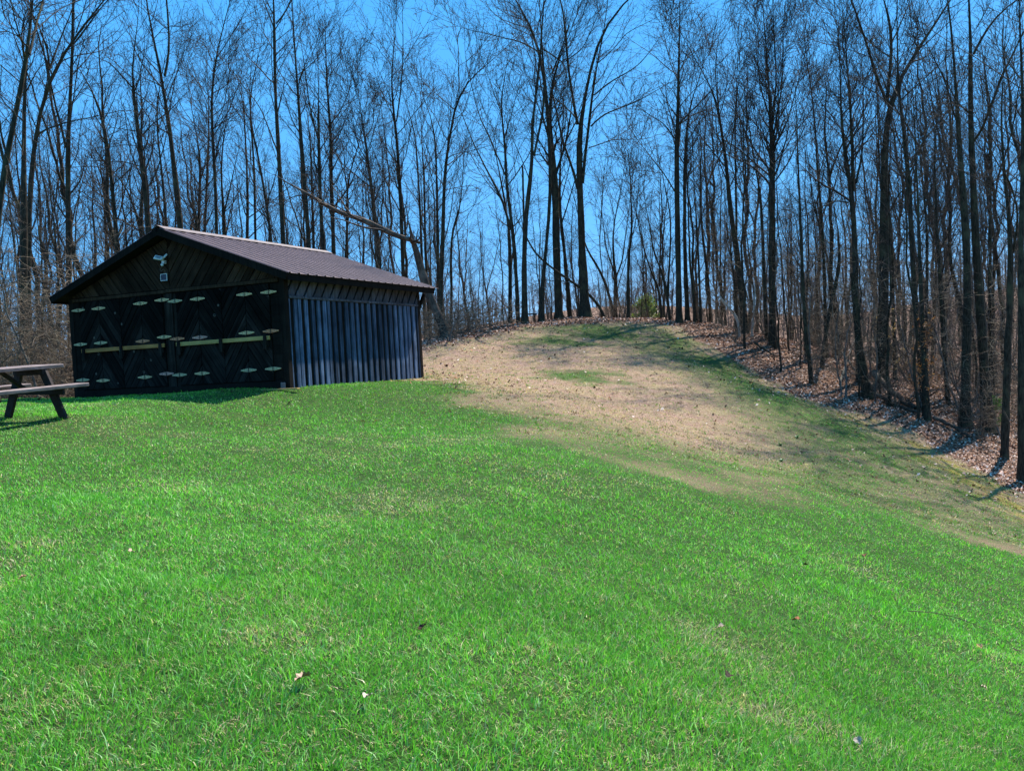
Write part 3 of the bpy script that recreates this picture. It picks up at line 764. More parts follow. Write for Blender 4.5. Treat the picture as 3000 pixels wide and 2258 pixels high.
def crown(stems, rg, acc, lo=.35, dens=1., spread=1., fine=True, up=.10, low=True, lmax=4.):
    """stems: (N,K,3),(N,K); adds limbs and twigs to acc"""
    P, R = stems
    ln = np.linalg.norm(P[:, 1:]-P[:, :-1], axis=2).sum(1)
    n1 = max(3, int(dens*np.mean(ln)*1.35))
    B1, r1 = sprout(P, R, n1, lo, .985, lambda t, u, L, r: np.minimum(lmax, (.8+2.5*u)*(1.25-.7*t)*spread*np.clip(L/8, .4, 1.35)), (.40, .95), (.28, .50), 8, up, .10, rg, .011)
    B2, r2 = sprout(B1, r1, max(3, int(5.2*dens)), .15, .97, lambda t, u, L, r: (.28+.42*u)*L*(1.1-.5*t)+.15, (.4, .9), (.4, .65), 5, up*.8, .14, rg, .0075)
    acc.add(B1, r1, 4); acc.add(B2, r2, 3)
    if fine:
        B3, r3 = sprout(B2, r2, 3, .2, .97, lambda t, u, L, r: (.3+.5*u)*np.minimum(L, 1.2)+.1, (.4, .9), (.55, .8), 3, up*.6, .15, rg, .0052)
        acc.add(B3, r3, 3)
    if low:
        # thin twigs up the bare part of the stem
        E1, e1 = sprout(P, R, max(4, int(np.mean(ln)*1.3)), .05, lo+.1, lambda t, u, L, r: .25+1.1*u*u*2, (.9, 1.5), (.05, .10), 5, .03, .22, rg, .0075)
        E2, e2 = sprout(E1, e1, 3, .2, .95, lambda t, u, L, r: (.3+.4*u)*L, (.5, 1.), (.6, .8), 3, .03, .2, rg, .0055)
        acc.add(E1, e1, 3); acc.add(E2, e2, 3)

CROPS = {'L': (0, 0, .4204), 'M': (700, 0, .4204), 'C': (1400, 0, .5706), 'R': (2200, 0, .5706), 'Q': (1900, 800, .4973), 'A': (0, 0, 1.0)}
def parse(crop, s_):
    ox, oy, k_ = CROPS[crop]; out = []
    for w_ in s_.split():
        q = [float(t) for t in w_.split(',')]; out.append([ox+q[0]*k_, oy+q[1]*k_, (q[2] if len(q) > 2 else np.nan)*k_])
    a = np.array(out); ok = ~np.isnan(a[:, 2])
    a[:, 2] = np.interp(np.arange(len(a)), np.where(ok)[0], a[ok, 2]) if ok.any() else 6
    return a
tree_no = 0
def traced(label, depth, crop, stems, extra=None, lo=.45, dens=1., spread=1., mats=None, ext=3.0, name='bare_tree', cat='tree', up=.1, low=True, fine=True, base_px=None):
    """a tree whose stems were measured on the photograph; the first stem starts at the foot"""
    global tree_no
    tree_no += 1; rg = np.random.default_rng(1000+tree_no)
    A = [parse(crop, s_) for s_ in stems]
    if base_px: A[0] = np.vstack([[base_px[0], base_px[1], A[0][0, 2]*1.1], A[0]])
    d = depth
    if d is None:
        d = ground_at(A[0][0, 0], A[0][0, 1])
        if d is None: d = 42
    PP = []; RR = []
    base = None
    for i, a in enumerate(A):
        off = np.linspace(0, rg.uniform(-1.6, 1.6), len(a)) if i else np.linspace(0, rg.uniform(-.5, .5), len(a))
        if i:
            # start depth from the nearest point of an earlier stem
            q = unproj(a[0, 0], a[0, 1], d); best = min(((np.hypot(P_[:, 0]-q[0], P_[:, 2]-q[2]).min(), P_[np.hypot(P_[:, 0]-q[0], P_[:, 2]-q[2]).argmin(), 1]-q[1]) for P_ in PP), key=lambda z_: z_[0])
            off = off+(best[1] if best[0] < 1.5 else 0)
        W = unproj(a[:, 0], a[:, 1], d+off); r = a[:, 2]/2*d/FPX*.92
        if i == 0:
            z0 = gz1(W[0, 0], W[0, 1])
            if W[0, 2] > z0+.15:                      # foot hidden: carry the stem down to the ground
                dr = (W[0]-W[1]); dr = dr/max(abs(dr[2]), .3)*.5; hgt = W[0, 2]-z0
                foot = W[0]+np.array([dr[0]*hgt*.5, 0, 0]); foot[2] = gz1(foot[0], foot[1])
                W = np.vstack([foot, W]); r = np.concatenate([[r[0]*1.12], r])
            W[0, 2] = gz1(W[0, 0], W[0, 1])
            base = W[0].copy()
            W = np.vstack([W[0]-np.array([0, 0, .35]), W[0]+(W[1]-W[0])*.0, W[0]+(W[1]-W[0])*.08+np.array([0, 0, .0]), W[1:]])
            r = np.concatenate([[r[0]*1.7, r[0]*1.45, r[0]*1.1], r[1:]])
        if ext and a[-1, 1] < 40 and r[-1] > .012: ext_ = 8.
        else: ext_ = ext
        if ext and r[-1] > .012:                      # carry the tip on to a fine end
            dd = nrmz((W[-1]-W[-2])[None])[0]; L = ext_*min(1.6, r[-1]/.035+.35); rr = r[-1]
            dd2 = nrmz((dd+np.array([rg.normal()*.15, rg.normal()*.15, .25]))[None])[0]
            W = np.vstack([W, W[-1]+dd*L*.5, W[-1]+dd*L*.5+dd2*L*.6]); r = np.concatenate([r, [rr*.55, .008]])
        K = max(10, int(len(W)*2.2)); Q, q = resample(W, r, 22)
        wob = np.cumsum(rg.normal(size=(22, 3))*.012, axis=0)*np.array([1, 1, .3]); wob -= np.linspace(0, 1, 22)[:, None]*wob[-1]*0
        Q[1:] += (wob[1:]-wob[0])*min(1, d/30)*.6
        q = q*(1+.06*rg.normal(size=22))
        PP.append(Q); RR.append(q)
    root = empty(name, tuple(base)); tag(root, label, cat, 'bare trees of the wood')
    tr_ = Acc(); cr_ = Acc()
    tr_.add(np.array([PP[0]])-base, np.array([RR[0]]), 10)
    if len(PP) > 1: 
        for P_, R_1 in zip(PP[1:], RR[1:]): tr_.add(np.array([P_])-base, np.array([R_1]), 7)
    m1, m2 = mats or (M_bark, M_twig)
    tr_.mesh('trunk', m1, root)
    for i, (P_, R_1) in enumerate(zip(PP, RR)):
        crown((np.array([P_])-base, np.array([R_1])), rg, cr_, lo if i == 0 else .12, dens*(1. if i == 0 else .9), spread, fine, up, low and i == 0)
    cr_.mesh('crown', m2, root, False)
    return root

# ---- the trees one can tell apart, measured stem by stem
T = traced
T('leftmost tree, leaning right over the picnic table, forked near the top', 19, 'L', ['-60,2200,50 -40,1700,46 10,1250,44 60,1000,40 110,780,36 165,520,34 195,380,30 200,300,24 225,150,16 232,0,12', '205,380,20 240,200,20 262,130,18 300,0,15', '172,400,16 160,310,14 105,140,10 80,0,8', '195,330,12 120,250,8 0,190,5'], up=.05)
T('thick dark straight trunk rising behind the right end of the picnic table', 33, 'L', ['160,2150,58 178,1665,50 176,1500,46 176,1100,32 176,800,26 178,560,20 195,420,16 225,170,14 228,0,10', '178,1100,12 100,900,8 40,820,6', '182,640,12 240,540,7 310,430,4'])
T('tree whose trunk splits into three and throws a long bare limb right over the roof', 34, 'L', ['190,2150,44 205,1665,40 215,1300,34 232,1050,34 265,880,30 290,680,28 345,500,26 395,420,20 440,390,20 500,250,17 640,120,13 740,0,9', '345,490,16 375,400,13 420,270,11 500,110,9 530,0,6', '345,480,15 335,340,14 300,250,12 260,150,10 200,60,7 150,-20,5', '258,940,16 330,895,12 460,850,10 600,825,8 740,790,6 870,765,4', '310,880,7 380,870,5'], dens=1.1)
T('tall tree left of the shed roof with a trunk forking low into two stems', 37, 'L', ['480,2100,44 480,1665,42 478,1300,38 465,1060,36 485,800,26 500,500,24 520,300,22 508,150,20 512,0,14', '460,1030,20 428,900,18 390,750,15 365,600,13 348,480,10 300,330,7', '520,300,12 600,210,12 660,110,9 740,20,6', '530,230,10 575,110,8 600,0,6', '470,1200,9 540,1080,7 560,850,5 600,700,4', '490,850,9 545,420,8 580,300,5'])
T('slender tree with a slight left lean standing over the left slope of the roof', 44, 'L', ['835,2000,38 815,1665,34 790,1400,30 765,1100,24 730,850,20 692,720,16 640,590,10 560,480,6', '722,760,7 745,660,6 770,580,5', '765,1200,7 690,1160,6 540,1165,4', '750,950,6 850,900,4'])
T('thick leaning trunk rising just left of the roof peak with several level limbs', 39, 'L', ['1070,2050,54 1042,1665,50 1012,1300,40 985,1080,34 950,850,26 935,620,22 902,500,14 882,465,11 930,370,11 945,310,9 960,160,6', '920,610,12 830,500,9 760,430,7 690,410,5 600,330,4', '945,915,8 850,900,5 740,890,3', '975,1160,9 880,1130,6 620,1120,3', '965,1020,8 880,1010,5 760,1030,3', '935,640,10 1020,700,7 1080,760,5'])
T('tall trunk above the roof peak dividing into two long upright stems', 41, 'L', ['1290,2050,46 1267,1665,44 1235,1300,38 1200,1050,32 1180,850,28 1150,650,24 1146,540,22 1120,500,18 1080,400,16 1070,260,15 1015,100,12 1005,0,10 1000,-120,7', '1148,530,18 1178,400,18 1184,280,16 1182,150,15 1160,0,12 1150,-120,8', '1137,610,9 1070,570,7 1000,545,6 900,460,4', '1190,180,5 1260,190,4 1300,170,3', '1075,270,6 1140,200,5 1230,190,3'])
T('thin crooked tree close behind the roof peak', 46, 'L', ['1185,2000,24 1172,1665,22 1150,1300,18 1112,1000,14 1096,800,12 1098,690,8 1130,560,5', '1115,1050,6 1050,900,4'])
T('short crooked stem curving left behind the roof peak', 47, 'L', ['1010,2000,22 1000,1665,20 985,1530,18 910,1400,14 872,1220,10 800,1180,5', '872,1220,8 860,1120,5'])
T('small rough barked tree with a kinked trunk behind the ridge', 50, 'L', ['1370,2000,26 1380,1665,24 1385,1500,22 1390,1300,20 1400,1100,16 1370,950,8', '1390,1280,10 1440,1120,7 1450,1000,5'], dens=1.2)
T('straight thin trunk inside the dense bushy crown behind the ridge', 52, 'L', ['1425,2000,20 1430,1665,18 1440,1300,17 1452,1000,14 1458,850,10 1450,650,6'], dens=1.5)
T('tree with a dense bushy lower crown and bent bare top behind the ridge', 45, 'L', ['1520,2000,28 1515,1665,26 1502,1200,24 1480,900,20 1466,600,16 1490,430,14 1530,290,10 1560,180,8 1600,40,5', '1480,430,7 1440,330,5 1300,260,3', '1495,430,8 1600,270,7 1690,120,5 1740,0,4', '1470,780,8 1400,600,5 1350,470,4', '1490,900,9 1560,740,6 1590,560,4'], dens=1.5)
T('double stemmed tree with swollen foot showing just above the ridge cap', 48, 'L', ['1575,2000,36 1570,1665,34 1548,1350,18 1538,1100,12 1570,900,7', '1560,1500,16 1600,1330,10 1640,1150,6'])
T('thin ivy clad pole of a tree broken off at mid height', 47, 'L', ['1722,2000,26 1720,1665,24 1722,1350,20 1718,1200,16 1706,950,12 1690,700,8'], ext=0, dens=.8)
T('slim pair of trunks leaning together above the middle of the ridge', 46, 'M', ['125,2000,22 118,1665,20 110,1200,16 100,950,14 70,780,12 75,620,8 115,480,6', '45,790,8 25,700,6', '80,650,6 40,560,4'])
T('slender stem leaning left above the middle of the roof', 45, 'M', ['245,1950,24 228,1665,22 182,1400,18 150,1150,16 100,950,14 62,780,10 75,580,6'])
T('big straight tree above the middle of the ridge, forked at the top of the picture', 40, 'M', ['325,1950,40 312,1665,36 290,1300,32 275,1000,28 262,800,26 250,500,23 256,300,22 260,160,18 248,60,12 240,-60,9', '262,165,12 300,120,12 340,70,11 370,0,8 400,-80,5', '250,230,10 215,100,8 170,0,6', '270,1060,12 235,980,11 190,860,9 130,720,7 50,640,6 0,570,5', '255,360,6 200,300,5 100,310,3', '270,870,6 210,640,5 215,560,3'])
T('tall straight tree with a knotted trunk right of the forked big one', 43, 'M', ['500,1950,36 490,1665,34 457,1250,30 440,1000,26 425,800,22 416,600,18 400,400,12 385,200,10 375,0,7', '418,560,8 450,480,6', '440,1000,7 330,860,5 280,820,3'])
T('thin straight stem hugging the knotted tree above the ridge', 47, 'M', ['525,1950,24 515,1665,22 502,1300,16 495,1000,10 470,800,5'])
T('mossy trunk with a crooked side stem above the right end of the ridge', 44, 'M', ['600,1950,30 587,1665,28 570,1300,26 560,1000,22 560,760,18 560,720,8', '552,970,14 510,830,10 480,700,9 455,500,8 440,400,5', '575,1200,7 640,1060,5'], lo=.5)
T('narrow pointed tree whose fine crown stands against open sky', 46, 'M', ['670,1950,32 662,1665,30 650,1300,26 642,1000,20 640,830,18 615,650,14 608,400,10 600,150,6 598,60,3', '640,860,10 700,790,8 760,640,5 790,400,3', '612,560,6 520,420,4 490,250,3', '612,480,5 700,380,4 760,230,3', '645,1000,8 720,900,5 800,760,3'], dens=1.3)
T('low crooked tree with a black forked top above the right end of the ridge', 49, 'M', ['760,1900,20 755,1665,18 752,1500,16 750,1300,14 770,1180,11 830,1050,8 850,960,5', '752,1250,7 700,1120,5'], dens=1.4)
T('brown leafed rough tree ending in a dense dark tangle behind the shed', 45, 'M', ['980,1900,38 965,1665,36 930,1400,26 905,1150,20 880,950,16 850,850,8 840,740,5', '880,960,10 930,880,7 940,760,5', '905,1150,8 820,1000,6 790,820,4'], dens=1.8)
T('tree with a neat egg shaped crown of upright stems left of the open sky', 47, 'M', ['1140,1850,28 1136,1665,27 1122,1300,27 1106,1050,22 1096,870,20 1065,700,13 1060,500,10 1090,300,7 1095,230,4', '1098,850,12 1130,620,11 1150,330,8 1142,180,5', '1072,740,6 1000,680,5 950,640,4', '1155,420,6 1210,330,5 1270,230,4', '1120,1180,8 1170,1060,5 1200,880,3', '1060,450,5 1000,380,4 960,300,3'], dens=1.2)
T('slim tree just left of the far roof corner', 48, 'M', ['1275,1850,22 1270,1665,20 1255,1300,14 1236,1000,12 1230,900,8 1180,760,4'])
T('straight thin tree directly above the far corner of the roof', 50, 'M', ['1305,1850,20 1300,1665,18 1295,1300,14 1280,1000,8 1275,800,4'])
T('thin tree with a sharply bent tip right of the far roof corner', 47, 'M', ['1390,2300,26 1388,2000,24 1385,1665,22 1375,1300,18 1365,1000,12 1360,880,10 1320,780,5'])
T('straight tree with a broad fan shaped crown against the sky right of the shed', 43, 'M', ['1400,2270,38 1405,1900,36 1418,1665,34 1420,1300,26 1440,1100,20 1470,900,16 1520,680,14 1545,600,12 1620,530,9 1700,470,6', '1535,620,9 1530,350,6 1505,200,4', '1500,760,7 1420,700,6 1380,660,4', '1450,1105,8 1510,1070,6 1600,1060,5 1690,1035,4', '1430,1330,6 1500,1310,5 1650,1290,3', '1600,550,5 1620,400,4 1600,250,3'], dens=1.3, spread=1.15)
T('short dark stem with an elbow bend beside the fan crowned tree', 44, 'M', ['1480,2270,22 1478,1900,20 1475,1665,18 1490,1540,14 1540,1480,12 1545,1400,9'])
T('wide forking tree with two long stems leaning left at the left end of the crest', 42, 'C', ['205,1640,22 203,1500,22 190,1300,21 172,1150,19 145,950,15 136,700,12 110,550,8 130,430,5', '170,1180,16 125,1020,14 60,900,10 0,790,8 -60,640,5', '140,900,9 60,700,8 0,590,5 -40,420,4', '112,560,5 60,420,3', '135,720,6 180,560,4'], dens=1.1)
T('front trunk of the close cluster on the crest, dividing high into two dark stems', None, 'C', ['240,1655,36 237,1400,30 240,1180,28 265,950,22 285,820,20 272,620,16 300,480,14 320,300,12 330,150,8', '288,800,14 325,640,14 345,450,12 332,280,10 320,100,6', '268,930,6 200,760,4'], lo=.55)
T('broken dead pole standing in the cluster of trunks on the crest', 43, 'C', ['232,1640,16 236,1160,12 229,1000,11 224,850,10'], ext=0, dens=.35, fine=False)
T('second trunk of the cluster on the crest, straight and half hidden behind the front one', 43.5, 'C', ['165,1630,24 165,1250,20 150,1100,14 110,900,8'], ext=2)
T('black S bent tree right of the plank seat on the crest', None, 'C', ['322,1645,28 330,1500,23 336,1350,20 342,1280,18 375,1200,18 370,1000,19 380,880,20 375,750,20 355,560,20 355,430,22 350,370,18 320,250,14 260,80,11 200,0,8', '330,280,9 230,220,7 170,205,6 60,180,4', '330,250,8 390,290,8 440,320,6 455,380,4', '380,380,10 430,260,8 470,120,5', '300,170,6 330,60,5'], lo=.5, dens=1.2)
T('thickest trunk on the crest with furrowed bark and a crowded dark crown', 43.5, 'C', ['415,1625,48 406,1400,44 402,1250,42 400,1100,40 395,900,34 372,750,26 362,600,20 370,450,16 400,330,10 430,260,6', '398,900,16 440,780,12 470,640,9 480,560,6', '372,740,12 330,600,8 300,520,5', '385,850,8 300,700,5'], dens=1.6)
T('leaning trunk touching the right side of the thickest trunk', 44.5, 'C', ['470,1605,26 447,1350,20 427,1150,17 415,950,13 425,800,8', '430,1150,8 480,980,6'])
T('tallest tree of the crest, its long stems spreading across the open sky', None, 'C', ['550,1618,54 545,1500,47 540,1350,43 530,1150,38 525,980,35 520,830,31 516,650,28 550,500,17 580,330,15 620,180,13 680,60,11 760,0,8 830,-60,5', '512,640,17 495,560,15 475,420,14 450,300,13 445,100,10 420,0,9 400,-80,6', '537,940,19 550,800,16 570,650,15 590,450,13 610,330,9 640,200,8 660,60,5', '580,650,10 640,590,9 720,560,8 820,520,7 890,480,4 960,440,3', '595,490,9 680,420,8 780,365,6 850,310,5 890,250,3', '570,760,6 640,735,6 700,715,5 755,715,4', '512,970,16 480,850,14 440,750,12 410,600,10 385,480,8 370,440,5', '455,720,8 500,630,6', '500,600,8 440,540,6 390,500,4', '610,330,6 700,250,5 760,170,4 840,130,3', '445,320,6 540,250,5 600,120,3'], lo=.7, dens=1.25, spread=1.1)
T('dead tree leaning left behind the tallest tree of the crest', 43, 'C', ['650,1610,18 600,1540,16 560,1500,15 500,1460,14 400,1390,12 350,1350,11 290,1300,10 255,1230,8'], lo=.2, dens=.5, ext=1)
T('smaller leaning tree bending left, right of the tallest tree', 45, 'C', ['700,1610,16 670,1510,15 640,1420,14 600,1340,12 555,1290,10 530,1180,6', '640,1420,7 625,1250,6 640,1000,5'])
T('bushy many branched tree right of the tallest tree', 46, 'C', ['705,1610,26 708,1450,20 700,1330,14 690,1200,9 720,1050,5', '708,1430,10 745,1330,8 760,1200,5', '702,1400,10 655,1270,7 640,1130,4'], dens=1.3)
T('lone slim trunk with a twin top near the middle of the crest', 43.5, 'C', ['772,1630,19 768,1480,18 765,1330,16 785,1200,12 780,1000,8 770,850,4', '768,1300,7 810,1150,5 820,1000,3'])
T('Y shaped small tree in front of the yellow green bush', 44, 'C', ['942,1615,16 932,1480,14 890,1400,10 850,1280,8 820,1120,5', '932,1470,10 938,1250,8 935,1100,5'])
T('small tree with two crossing stems left of the tall black trunk', 43, 'C', ['985,1618,17 970,1500,15 945,1400,12 905,1320,8 880,1180,5', '975,1530,12 988,1300,9 990,1100,7 950,900,4'])
T('tall black straight trunk at the right end of the crest with a tidy narrow crown', None, 'C', ['1034,1655,34 1030,1500,31 1026,1300,30 1020,1000,28 1019,700,24 1026,450,16 1030,250,9 1032,80,5', '1015,990,8 960,900,7 880,800,5', '1035,640,7 1100,590,6 1190,560,4', '1018,720,8 960,640,6 900,600,4', '1028,420,5 980,300,4 950,150,3', '1030,380,6 1100,240,4'], dens=1.4)
T('thinner companion just right of the tall black trunk', None, 'C', ['1076,1625,25 1066,1450,23 1060,1300,20 1060,1000,18 1065,750,14 1082,560,9 1120,450,5', '1058,940,7 1110,870,6 1160,830,4', '1066,740,6 1130,640,4 1200,560,3'], dens=1.2)
T('thin straight stem two to the right of the tall black trunk', 43, 'C', ['1112,1680,17 1108,1500,15 1092,1400,14 1086,1200,9 1080,950,5'])
T('slim pole tree standing in front of the leaf covered bank', 43, 'C', ['1145,1680,15 1138,1450,13 1130,1300,11 1120,1100,7'])
T('slim tree with an even fine crown above the pale snag', 45, 'C', ['1195,1690,17 1185,1450,15 1160,1250,14 1146,1050,10 1150,850,6'])
T('stout trunk with a wide spreading top right of the open sky', 42, 'C', ['1370,1720,42 1355,1500,40 1345,1380,36 1312,1200,26 1287,1000,24 1270,800,17 1240,600,14 1226,500,10 1180,420,6', '1290,800,8 1320,640,7 1330,500,4', '1232,540,7 1220,350,5 1240,180,3', '1285,980,7 1340,860,5 1380,660,3'], dens=1.3)
T('straight thin tree close behind the stout trunk with the spreading top', 44, 'C', ['1330,1720,16 1327,1300,13 1326,1000,12 1322,600,8 1330,400,4'])
T('tree with a dense broom of upright twigs against the sky', 40, 'R', ['112,1700,38 110,1400,36 108,1200,34 112,900,32 115,680,25 100,560,15 92,350,9 72,100,5', '115,700,12 160,480,8 170,250,5', '108,650,10 50,450,7 30,250,4', '118,760,12 190,620,8 240,430,5', '112,640,10 130,400,8 120,150,5', '112,850,9 180,760,6 260,600,4', '100,800,8 40,680,5 0,520,3'], dens=2.2, lo=.4, up=.13)
T('thin dark stem just left of the broom crowned tree', 41, 'R', ['78,1650,20 75,1500,18 65,1150,17 60,1000,12 20,800,8 0,640,5'])
T('tall wavy pole tree between the broom crowned tree and the black snag', 40, 'R', ['385,1700,18 380,1300,16 352,950,13 332,600,9 310,450,6 290,300,4'], dens=1.2)
T('black rough snag like tree with a hooked broken top', None, 'Q', ['1295,735,62 1270,600,52 1240,400,44 1222,150,40 1208,0,36', ], name='bare_tree', ext=0, dens=.5, lo=.6)
T('ivy covered tree dividing into crowded dark stems beside the black snag', 36, 'R', ['545,1600,32 532,1200,28 520,1000,26 482,800,22 460,600,14 458,480,8', '525,980,20 522,700,18 514,500,13 500,300,7', '540,940,14 575,780,10 580,500,7 570,300,4', '460,600,7 500,560,6', '500,1040,8 440,1030,6 370,1060,4'], dens=1.8)
T('tall tree on the right dividing at mid height into a wide V of long stems', None, 'Q', ['1372,645,66 1382,400,58 1391,200,58 1389,40,56 1390,-300,50 1393,-560,44 1400,-800,40 1403,-1000,38 1440,-1030,26 1485,-1170,24 1585,-1300,20 1680,-1440,15 1750,-1550,10', '1403,-1000,24 1434,-1320,20 1430,-1490,16 1390,-1600,10', '1402,-1010,20 1335,-1150,20 1300,-1330,14 1220,-1540,10', '1434,-1360,10 1500,-1500,8 1530,-1590,6'], lo=.5, dens=1.2)
T('leaning black stem crossing in front of the V shaped tree', None, 'Q', ['1020,560,24 1035,400,22 1060,250,24 1100,90,24 1130,-50,22 1125,-150,14'], dens=.6, ext=1)
T('slim straight dark tree at the foot of the leaf bank', None, 'Q', ['962,655,28 945,520,25 930,400,24 910,100,22 895,-200,18 885,-500,12'], lo=.3)
T('tall tree with a double bend between the V shaped tree and the twin trunks', 33, 'R', ['880,1900,36 850,1600,32 822,1200,24 816,900,23 790,730,19 770,560,16 748,450,12 752,300,8 750,150,6', '820,860,10 880,740,8 960,640,5', '760,500,8 700,400,6', '765,520,8 860,430,6 960,340,4'], dens=1.3)
T('left trunk of the tall twin trees near the right edge', None, 'Q', ['1862,905,72 1866,750,60 1872,600,56 1890,200,54 1888,0,50 1875,-350,44 1848,-660,36 1832,-860,28 1825,-1130,18 1808,-1300,14 1775,-1580,10', '1832,-860,14 1790,-970,10 1757,-1100,8 1710,-1200,5'], lo=.6, dens=1.1)
T('right trunk of the tall twin trees near the right edge, splitting high up', None, 'Q', ['2005,930,76 1985,700,62 1965,400,56 1945,100,52 1930,-120,50 1912,-390,44 1923,-570,40 1905,-750,36 1893,-940,32 1900,-1140,28 1915,-1290,22 1895,-1430,16 1885,-1590,12', '1915,-1290,16 1995,-1450,14 2090,-1560,10 2170,-1610,7', '1912,-770,20 1962,-825,18 2020,-985,16 2080,-1160,14 2170,-1340,10', '1890,-940,12 1820,-1000,8 1750,-1140,5'], lo=.6, dens=1.1)
T('slim tree standing back between the twin trunks and the reddish leaved sapling', None, 'Q', ['1772,775,28 1755,640,24 1740,500,24 1725,200,22 1715,-100,18 1700,-400,12'], lo=.35)
T('thin tree with rusty dead leaves clinging to its lower twigs', None, 'Q', ['1642,865,44 1635,700,38 1622,500,36 1610,250,30 1600,0,24 1590,-300,16'], lo=.4)
T('dark trunk leaning slightly right near the right edge of the wood', None, 'Q', ['2092,1085,46 2105,800,44 2120,500,44 2140,100,40 2150,-100,36 2120,-450,20', '2148,-120,16 2180,-350,12 2125,-560,10 2050,-640,7 1985,-800,5', ], lo=.5)
T('trunk cut by the right edge of the picture', 26, 'R', ['1400,2500,54 1392,1900,46 1386,1500,34 1386,1200,28 1395,900,25 1396,400,15 1385,250,12 1362,90,9 1368,-40,6', '1396,420,8 1330,330,6 1290,200,4'], dens=1.2)
T('slender leaning tree among saplings right of the V shaped tree', 38, 'R', ['740,1900,22 725,1300,17 702,1000,12 705,950,8', '705,1100,8 770,980,6 830,930,4'], dens=1.3)
T('thin upright tree left of the twin trunks', 37, 'R', ['900,1850,22 905,1500,18 905,1200,14 890,1000,11 870,800,7'], dens=1.3)
T('thin wavy tree close to the left of the twin trunks', 36, 'R', ['1000,1850,20 985,1500,16 955,1250,13 950,1100,8', '960,1300,6 1010,1200,5'], dens=1.3)
T('straight stem seen between the twin trunks and the right edge', 37, 'R', ['1225,1850,24 1230,1600,20 1236,1200,15 1240,900,9 1230,750,5'], dens=1.3)
# pale and broken ones
T('whitish leaning snag with peeling bark at the edge of the wood', None, 'A', ['2166,985,9 2163,942,9 2150,918,9 2136,902,8 2120,885,7 2110,868,5'], mats=(M_pale, M_twig), ext=0, dens=.3, low=False, fine=False, name='dead_snag', cat='dead tree')
T('slim pale tan dead stem right of the whitish leaning snag', None, 'A', ['2203,985,8 2204,965,8 2205,930,7 2207,880,6 2209,840,4'], mats=(M_pale, M_twig), ext=0, dens=.4, low=False, fine=False, name='dead_snag', cat='dead tree')
sn = T('broken tree behind the far shed corner, its snapped top hanging left above the roof', None, 'A', ['1308,990,36 1300,955,31 1285,925,29 1262,880,28 1245,820,27 1228,760,25 1214,712,18', '1238,714,7 1222,708,12 1180,698,17 1135,680,18 1080,652,17 1040,636,16 1000,627,16 960,606,13 920,580,9 870,552,7 835,535,4', '1215,715,14 1205,704,15', '960,604,6 930,590,5 905,560,3', '1030,632,6 1010,600,5 985,560,3', '900,570,5 860,575,3 830,590,2'], mats=(M_dead, M_twig), ext=.5, lo=.75, dens=.55, low=False, name='broken_tree', cat='dead tree')
T('small forked stub leaning right behind the far corner of the shed', None, 'A', ['1318,1003,6 1325,975,6 1337,945,5 1350,915,3'], mats=(M_bark_grey, M_twig), ext=.4, dens=.8, low=False, name='dead_snag', cat='dead tree')

# fallen logs and branches
def log(label, pts, r, mat, name='fallen_log', cat='log', lift=.0, twigs=0):
    W = []
    for (u, v, dz) in pts:
        d = ground_at(u, v); p = unproj(u, v, d); W.append([p[0], p[1], gz1(p[0], p[1])+r*.7+dz])
    W = np.array(W); base = W[0].copy()
    Q, q = resample(W, np.linspace(r, r*.6, len(W)), 12)
    Q += np.random.default_rng(len(label)).normal(size=Q.shape)*r*.25
    a = Acc(); a.add(np.array([Q])-base, np.array([q]), 9)
    o = a.mesh(name, mat, None); o.location = base; tag(o, label, cat, 'fallen wood on the forest floor')
    if twigs:
        b2 = Acc(); rg = np.random.default_rng(len(label)+5)
        B1, r1 = sprout(np.array([Q])-base, np.array([q]), twigs, .1, .98, lambda t, u, L, r: .4+1.2*u, (.5, 1.2), (.3, .5), 6, .08, .12, rg, .008)
        b2.add(B1, r1, 4); C1, c1 = sprout(B1, r1, 4, .2, .95, lambda t, u, L, r: .5*L*u+.1, (.5, 1.), (.5, .7), 4, .03, .12, rg, .005); b2.add(C1, c1, 3)
        b2.mesh('branches', mat, o)
log('long mossy fallen trunk running down right from the foot of the black snag', [(2560, 1140, .5), (2620, 1172, .15), (2680, 1205, .0)], .13, M_dead, twigs=4)
log('second fallen trunk lying just below the long mossy one', [(2555, 1165, .1), (2620, 1190, 0), (2690, 1215, 0)], .08, M_dead, twigs=3)
log('fallen branch crossing in front of the twin trunks', [(2735, 1235, .1), (2790, 1258, .1), (2836, 1282, 0)], .07, M_dead, twigs=3)
log('arched fallen branch left of the black snag', [(2425, 1035, .25), (2460, 1060, .5), (2500, 1090, .2), (2530, 1120, 0)], .06, M_bark_grey, twigs=4)
log('thin dark pole lying on the bright leaf bank', [(2210, 1025, .25), (2245, 1036, .1), (2280, 1048, 0)], .045, M_bark)
log('short pale piece of wood on the leaf bank right of the shed', [(1381, 965, .02), (1396, 960, .05)], .09, M_pale)
log('slanting dead stick leaning against the black snag', [(2461, 1128, 0), (2480, 1100, .45), (2505, 1068, 1.0)], .05, M_bark_grey)

